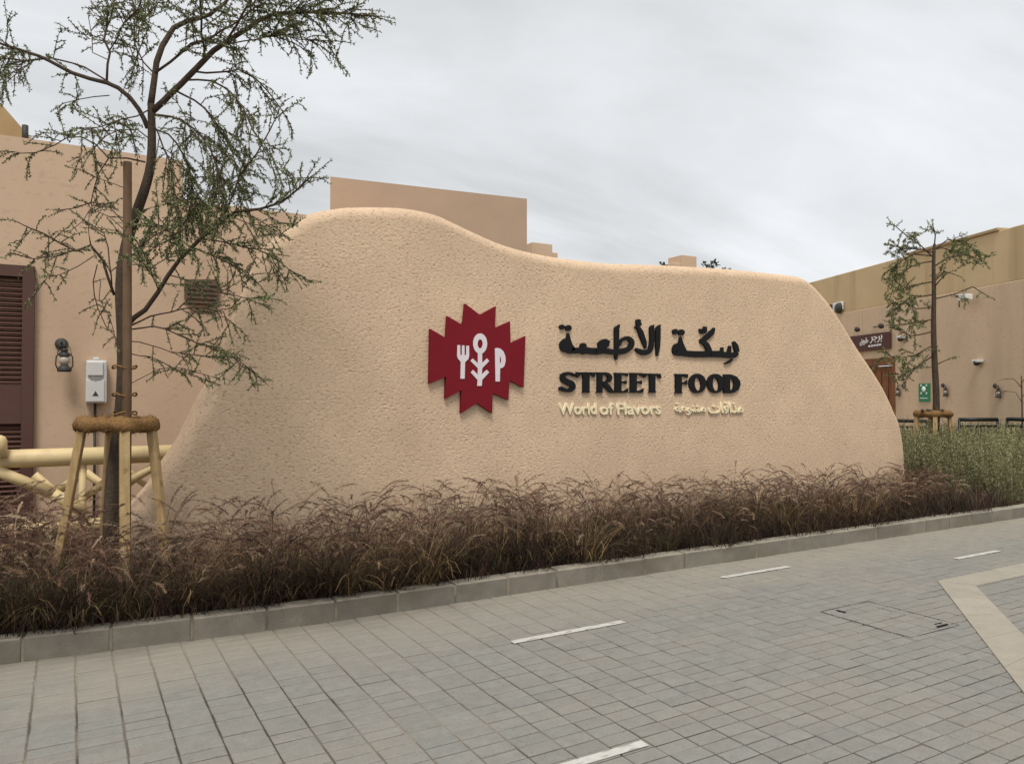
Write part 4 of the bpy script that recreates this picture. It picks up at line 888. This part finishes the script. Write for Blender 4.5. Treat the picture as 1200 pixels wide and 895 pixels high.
T3 = Tree('young_tree', 15.0, 'thin bare sapling at the right edge of the photo', 'tree', None, 9, .3)
T3.start(1198, 560); T3.leafd = .25
T3.limb([(1198, 560), (1198, 500), (1197, 440)], 1.0, .6, 'trunk', 0)
for P in ([(1198, 472), (1190, 460), (1178, 458)], [(1198, 455), (1188, 444), (1178, 444)], [(1198, 465), (1206, 455), (1216, 450)], [(1198, 448), (1204, 438), (1212, 434)]): T3.limb(P, .7, .3, twigs=2, tl=.3, t0=.4)
T3.finish(1.4)

# stakes and coir ring round each tree
def stakes(c, zr, feet, tops, tw_, label, pole=None, knots=()):
    r = empty('tree_stakes', (c.x, c.y, .12), label, 'tree support', 'timber stakes round the trees')
    for f, t in zip(feet, tops):
        f, t = Vector(f), Vector(t); ax = (t - f); ln = ax.length; q = ax.to_track_quat('Z', 'Y').to_matrix().to_4x4()
        MB().box((f + t) / 2, (tw_, tw_ * .85, ln), q, .006).build('stake', M['timber'], r)
    order = list(tops); pts = []
    for i in range(len(order)):
        a, b = Vector(order[i]), Vector(order[(i + 1) % len(order)])
        for k in range(12): p = a.lerp(b, k / 12); p.z = zr + .012 * noise.noise(p * 9); pts.append(p)
    n = len(pts); vs = []; fs = []; ns = 12; rr_ = tw_ * .86
    for i, p in enumerate(pts):
        t = (pts[(i + 1) % n] - pts[i - 1]).normalized(); w = Vector((0, 0, 1)).cross(t)
        for k in range(ns):
            an = 2 * math.pi * k / ns; d = w * math.cos(an) + Vector((0, 0, 1)) * math.sin(an)
            corner = 1 - abs((i % 12) / 12 - .5) * 2; g_ = rr_ * (1.16 - .28 * corner) * (1 + .26 * noise.noise(p * 14 + d * 1.5) + .16 * noise.noise(p * 60 + d * 5))
            vs.append(p + d * g_)
    for i in range(n):
        for k in range(ns): fs.append((i * ns + k, i * ns + (k + 1) % ns, ((i + 1) % n) * ns + (k + 1) % ns, ((i + 1) % n) * ns + k))
    MB().add(vs, fs, True).build('coir_ring', M['coir'], r)
    # loose fibres
    rg = np.random.default_rng(3); fb = MB()
    for i in range(1100):
        v = Vector(vs[rg.integers(len(vs))]); cpt = min(pts, key=lambda q: (q - v).length); d = (v - cpt).normalized() + Vector(rg.normal(0, .6, 3)); t = Vector(rg.normal(0, 1, 3)); t = t.cross(d).normalized()
        ln = rr_ * rg.uniform(.3, .8); fb.add([v - t * .0012, v + t * .0014, v + d.normalized() * ln], [(0, 1, 2)])
    fb.build('coir_fibres', M['coir'], r)
    return r
d1 = 5.95; c1 = at_d(137, 497, d1); zr1 = c1.z
tops = [at_d(146, 498, d1 - .30), at_d(177, 498, d1 + .02), at_d(130, 498, d1 + .30), at_d(97, 498, d1 - .02)]
for t in tops: t.z = zr1
def foot(u, v, d): p = at_d(u, v, d); return p
def extend(t, via):
    k = (t.z - .05) / (t.z - via.z); return t + (via - t) * k
feet = [extend(tops[0], at_d(146, 640, d1 - .36)), extend(tops[1], at_d(192, 630, d1 + .0)), extend(tops[2], at_d(124, 600, d1 + .36)), extend(tops[3], at_d(74, 622, d1 - .06))]
st1 = stakes(c1, zr1, feet, tops, .068, 'four pale timber stakes with thick coir ring holding the tree left of the sign wall')
pb, pt = at_d(147.5, 640, d1 - .14), at_d(149.5, 190, d1 - .14)
pb.z = .05
MB().tube([pb, pb.lerp(pt, .5) + Vector((.004, 0, 0)), pt], [.036, .034, .031], 10).build('tall_pole', M['pole'], st1)
for v in (430, 462, 484):
    p = at_d(146, v, d1 - .06); MB().tube([p + Vector((.085 * math.cos(a), .13 * math.sin(a), .012 * math.sin(3 * a + v))) for a in np.linspace(0, 2 * math.pi, 17)], .007, 5).build('rope_tie', M['coir'], st1)
d2 = 14.7; c2 = at_d(1094, 485, d2); zr2 = c2.z
tops = [at_d(1096, 485, d2 - .34), at_d(1112, 485, d2 + .03), at_d(1091, 485, d2 + .34), at_d(1075, 485, d2 - .03)]
for t in tops: t.z = zr2
feet = [extend(tops[0], at_d(1096, 530, d2 - .4)), extend(tops[1], at_d(1118, 530, d2)), extend(tops[2], at_d(1088, 520, d2 + .4)), extend(tops[3], at_d(1070, 530, d2 - .06))]
st2 = stakes(c2, zr2, feet, tops, .075, 'timber stakes with coir ring round the tree beyond the right end of the sign wall')
for u in (1081, 1087, 1104):
    p = at_d(u, 481, d2 - .2); MB().lathe([(0, -.03), (.03, -.02), (.03, .02), (0, .035)], p).build('rope_knot', M['iron'], st2)

# sprigs over the wall
sg = np.random.default_rng(21)
for (u, v, n, lab) in ((779, 309, 3, 'tiny dark green sprig left of the small turret over the wall'), (834, 309, 8, 'green leafy shoot right of the small turret over the wall'), (856, 314, 3, 'lowest green sprig over the wall, right of the leafy shoot')):
    b = on_y(u, v + 8, 15.5); r = empty('roof_plant', b, lab, 'plant', 'sprigs showing over the sign wall'); P, Dd = [], []
    m = MB()
    for k in range(n):
        t = b + Vector((sg.normal(0, .12), sg.normal(0, .1), sg.uniform(.12, .26))); m.tube([b, t], .008, 4)
        for _ in range(7): P.append((t - Vector((0, 0, sg.uniform(0, .08))))[:]); Dd.append(unit(sg.normal(0, 1, 3)))
    m.tube([Vector((b.x, b.y, b.z - 3.6)), b], .02, 5); m.build('stem', M['bark_thin'], r)
    P, Dd = np.array(P), np.array(Dd); V_, F_ = leaf_quads(P, Dd, unit(np.cross(Dd, sg.normal(0, 1, Dd.shape))), sg.uniform(.08, .13, len(P)), sg.uniform(.02, .035, len(P)))
    mesh_np('leaves', V_ - np.array(b[:]), F_, M['leaf'], r, np.tile(np.array([[.03, .055, .03]]), (len(V_), 1)))

# ---------------------------------------------------------------- planting
def ribbons(P, Wd, side):
    """P (n,k,3) spines, Wd (n,k) half widths, side (n,k,3) -> verts, quads"""
    n, k = Wd.shape; A = P - side * Wd[..., None]; B = P + side * Wd[..., None]
    V = np.stack([A, B], 2).reshape(-1, 3); b = (np.arange(n) * k * 2)[:, None] + (np.arange(k - 1) * 2)[None, :]
    F = np.stack([b, b + 1, b + 3, b + 2], -1).reshape(-1, 4); return V, F
def arch(rg, n, k, L, lean, curl, r0, ex=1.6):
    az = rg.uniform(0, 2 * math.pi, n); L = L[:, None]; t = np.linspace(0, 1, k)[None, :]
    ang = lean[:, None] + curl[:, None] * t ** ex
    st = L / (k - 1); dz = np.cos(ang) * st; dr = np.sin(ang) * st
    z = np.concatenate([np.zeros((n, 1)), np.cumsum(dz[:, :-1], 1)], 1); r = np.concatenate([np.zeros((n, 1)), np.cumsum(dr[:, :-1], 1)], 1)
    tw = az[:, None] + rg.normal(0, .25, n)[:, None] * t
    br = r0 * rg.uniform(0, 1, n) ** .7; ba = az + rg.normal(0, .8, n)
    P = np.stack([np.cos(tw) * r + (br * np.cos(ba))[:, None], np.sin(tw) * r + (br * np.sin(ba))[:, None], np.maximum(z, .01)], -1)
    side = np.stack([-np.sin(tw), np.cos(tw), np.zeros_like(tw)], -1); return P, side
def clump(seed, straw=0.08, green=.1):
    rg = np.random.default_rng(seed); Vs, Fs, Cs = [], [], []
    def put(V, F, C): Fs.append(F + sum(len(v) for v in Vs)); Vs.append(V); Cs.append(C)
    n, k = 215, 6; L = rg.uniform(.28, .74, n); P, side = arch(rg, n, k, L, rg.uniform(.02, .62, n), rg.uniform(.7, 2.8, n), .12, 1.3)
    w = np.linspace(1, .12, k)[None, :] * rg.uniform(.0020, .0042, n)[:, None]; V, F = ribbons(P, w, side)
    pal = np.array([(.042, .023, .018), (.075, .040, .026), (.036, .026, .017), (.110, .070, .038), (.024, .015, .013)]); c = pal[rg.integers(0, len(pal), n)] * rg.uniform(.7, 1.35, (n, 1))
    g_ = rg.uniform(size=n) < green; c[g_] = np.array((.070, .072, .030)) * rg.uniform(.6, 1.3, (g_.sum(), 1))
    s = rg.uniform(size=n) < straw; c[s] = np.array((.42, .285, .125)) * rg.uniform(.6, 1.1, (s.sum(), 1)); put(V, F, np.repeat(c, k * 2, 0))
    n, k = int(rg.integers(16, 29)), 16; L = rg.uniform(.56, .98, n); P, side = arch(rg, n, k, L, rg.uniform(.02, .42, n), rg.uniform(1.1, 2.7, n), .10, 2.6)
    w = np.full((n, k), .0014); V, F = ribbons(P, w, side); pc = np.array([(.16, .092, .064), (.26, .168, .110), (.10, .054, .042), (.38, .275, .185), (.185, .108, .076)])[rg.integers(0, 5, n)] * rg.uniform(.75, 1.2, (n, 1)); put(V, F, np.repeat(pc * .6, k * 2, 0))
    # feathery plumes along the last quarter of each stalk: many short bristles, fullest in the middle, pointed at the tip
    nbq = 110; t0 = rg.uniform(.70, .80, n)[:, None]; t = t0 + (1 - t0) * rg.uniform(0, 1, (n, nbq)); x = t * (k - 1) - 1e-4; i = x.astype(int); f = (x - i)[..., None]; ar = np.arange(n)[:, None]
    B = P[ar, i] * (1 - f) + P[ar, i + 1] * f; ax = unit(P[ar, i + 1] - P[ar, i]); q = (t - t0) / (1 - t0); taper = np.sin(np.clip(q * .86 + .12, 0, 1) * math.pi) ** .6
    d = unit(ax * 1.15 + rg.normal(0, .50, (n, nbq, 3))); ln = (.008 + .020 * taper) * rg.uniform(.7, 1.2, (n, nbq)); sd = unit(np.cross(d, rg.normal(0, 1, d.shape))) * .0015
    tip = B + d * ln[..., None]; V = np.stack([B - sd, B + sd, tip + sd * .3, tip - sd * .3], 2).reshape(-1, 3); F = np.arange(len(V)).reshape(-1, 4)
    put(V, F, np.repeat(np.repeat(pc, nbq, 0) * rg.uniform(.8, 1.25, (n * nbq, 1)), 4, 0))
    return np.concatenate(Vs), np.concatenate(Fs), np.concatenate(Cs)
TPL = [clump(100 + i, (.04, .10, .06, .42, .05, .08, .04, .24, .05)[i], (.08, .20, .10, .14, .42, .10, .08, .30, .08)[i]) for i in range(9)]
gr = np.random.default_rng(42); GV, GF, GC_, nvx = [], [], [], 0
spots = []
xw0 = on_y(150, 600, YW).x; xw1 = on_y(1056, 560, YW).x
for gx in np.arange(-3.4, xw1 + 2.0, .34):
    for gy in np.arange(0, 3.2, .36):
        x, y = gx + gr.uniform(-.13, .13), kerb_y(gx) + .27 + gy + gr.uniform(-.12, .12)
        if x > xw0 - .25 and y > YW - .10 and x < xw1 + .05: continue
        if x <= xw0 - .25 and y > YP - .35: continue
        if x > 9.95 + (y - 5.6) * .95 + gr.normal(0, .15) or (x > xw1 and y > YW + .6): continue
        if (Vector((x, y)) - Vector((c1.x, c1.y))).length < .12: continue
        spots.append((x, y))
for gx in np.arange(-3.2, 2.6, .30):                 # a front row that spills over the kerb at the near end
    if gr.uniform() < .9: spots.append((gx + gr.uniform(-.1, .1), kerb_y(gx) + .235))
for x, y in spots:
    tk = gr.integers(len(TPL)); tk = (3, 7, 4, 1)[gr.integers(4)] if (x > 1.6 and gr.uniform() < .42) else tk
    V_, F_, C_ = TPL[tk]; a = gr.uniform(0, 6.28); s = gr.uniform(.70, 1.12) * (1.06 if x < 1 else 1.06 - .13 * min((x - 1) / 2.5, 1)) * (1.0 if x < 4 else 1.0 - .16 * min((x - 4) / 6, 1))
    fr_ = y - kerb_y(x)
    ca, sa = math.cos(a), math.sin(a); tx, ty = gr.normal(0, .09), gr.normal(-.03, .07) - (gr.uniform(.30, .62) if fr_ < .26 and x < 2.7 else gr.uniform(.05, .40) if fr_ < .5 and x < 3.2 else (gr.uniform(0, .18) if fr_ < .5 else 0))
    v = V_ * s; vx = v[:, 0] * ca - v[:, 1] * sa + v[:, 2] * tx; vy = v[:, 0] * sa + v[:, 1] * ca + v[:, 2] * ty; wx, wy = vx + x, vy + y
    if y > YW - 1.2 and xw0 - .2 < x < xw1 + .2:       # leaves lean off the wall rather than grow through it
        over = np.maximum(wy - (YW - .03), 0); wy = wy - over * 1.15
    GV.append(np.stack([wx, wy, v[:, 2] + .11], 1)); GF.append(F_ + nvx); nvx += len(V_); GC_.append(C_ * gr.uniform(.65, 1.35))
# low filler tufts close the gaps between the clumps
LOW = []
for sd_ in range(5):
    rg = np.random.default_rng(700 + sd_); n, k = 70, 5; P, side = arch(rg, n, k, rg.uniform(.14, .42, n), rg.uniform(.1, .9, n), rg.uniform(.5, 2.4, n), .13)
    Vq, Fq = ribbons(P, np.linspace(1, .12, k)[None, :] * rg.uniform(.002, .004, n)[:, None], side); pal = np.array([(.045, .024, .022), (.07, .038, .030), (.03, .018, .017), (.10, .064, .042), (.055, .055, .026)])
    LOW.append((Vq, Fq, np.repeat(pal[rg.integers(0, 5, n)] * rg.uniform(.7, 1.3, (n, 1)), k * 2, 0)))
for gx in np.arange(-3.4, xw1 + 2.0, .19):
    for off_ in (.17, .36, .60, .9):
        x, y = gx + gr.uniform(-.1, .1), kerb_y(gx) + off_ + gr.uniform(-.05, .05)
        if (y > YW - .08 and x > xw0 - .25) or x > 11.0 + (y - 5.6) * .95: continue
        Vq, Fq, Cq = LOW[gr.integers(5)]; a = gr.uniform(0, 6.28); ca, sa = math.cos(a), math.sin(a); v = Vq * gr.uniform(.8, 1.2)
        GV.append(np.stack([v[:, 0] * ca - v[:, 1] * sa + x, v[:, 0] * sa + v[:, 1] * ca + y, v[:, 2] + .12], 1)); GF.append(Fq + nvx); nvx += len(Vq); GC_.append(Cq * gr.uniform(.7, 1.3))
fg = mesh_np('fountain_grass', np.concatenate(GV), np.concatenate(GF), M['grass'], None, np.concatenate(GC_))
tag(fg, 'purple brown fountain grass with feathery arching plumes filling the bed along the kerb', 'grass', kind='stuff')

# grey-green shrubs at the right end
def sage(seed):
    rg = np.random.default_rng(seed); Vs, Fs, Cs = [], [], []
    n, k = 54, 6; L = rg.uniform(.45, .98, n); P, side = arch(rg, n, k, L, rg.uniform(.0, .5, n), rg.uniform(-.1, .6, n), .16)
    V, F = ribbons(P, np.full((n, k), .0022), side); Fs.append(F); Vs.append(V); Cs.append(np.tile(np.array([[.20, .175, .085]]), (len(V), 1)))
    nlf = 34; t = rg.uniform(.12, 1, (n, nlf)); x = t * (k - 1) - 1e-4; i = x.astype(int); f = (x - i)[..., None]; ar = np.arange(n)[:, None]
    B = (P[ar, i] * (1 - f) + P[ar, i + 1] * f).reshape(-1, 3); ax = unit(P[ar, i + 1] - P[ar, i]).reshape(-1, 3)
    d = unit(ax * .7 + rg.normal(0, .6, B.shape)); V, F = leaf_quads(B, d, unit(np.cross(d, rg.normal(0, 1, d.shape))), rg.uniform(.018, .044, len(B)), rg.uniform(.0045, .009, len(B)))
    c = np.array([(.25, .25, .125), (.28, .275, .145), (.20, .215, .10), (.31, .29, .165)])[rg.integers(0, 4, len(B))] * rg.uniform(.8, 1.2, (len(B), 1))
    Fs.append(F + len(Vs[0])); Vs.append(V); Cs.append(np.repeat(c, 4, 0)); return np.concatenate(Vs), np.concatenate(Fs), np.concatenate(Cs)
STP = [sage(300 + i) for i in range(6)]; GV, GF, GC_, nvx = [], [], [], 0
for gx in np.arange(9.6, 22, .34):
    for gy in np.arange(.02, 4.2, .34):
        x, y = gx + gr.uniform(-.15, .15), kerb_y(gx) + .24 + gy + gr.uniform(-.13, .13)
        if x < 9.75 + (y - 5.6) * .95 + gr.normal(0, .15) or (x < xw1 + .25 and y < YW + TW + .2): continue
        if (x - c2.x) ** 2 + (y - c2.y) ** 2 < .05: continue
        V_, F_, C_ = STP[gr.integers(len(STP))]; a = gr.uniform(0, 6.28); s = gr.uniform(.82, 1.18) * (1 if y > kerb_y(x) + .5 else .8); ca, sa = math.cos(a), math.sin(a); v = V_ * s
        GV.append(np.stack([v[:, 0] * ca - v[:, 1] * sa + x, v[:, 0] * sa + v[:, 1] * ca + y, v[:, 2] + .11], 1)); GF.append(F_ + nvx); nvx += len(V_); GC_.append(C_ * gr.uniform(.8, 1.2))
sh = mesh_np('sage_shrubs', np.concatenate(GV), np.concatenate(GF), M['grass'], None, np.concatenate(GC_))
tag(sh, 'dense grey green shrubs filling the bed beyond the right end of the sign wall', 'shrubs', kind='stuff')
print('LEAVES', T1.count, T2.count, 'GRASS', len(spots), 'WALL', len(V))
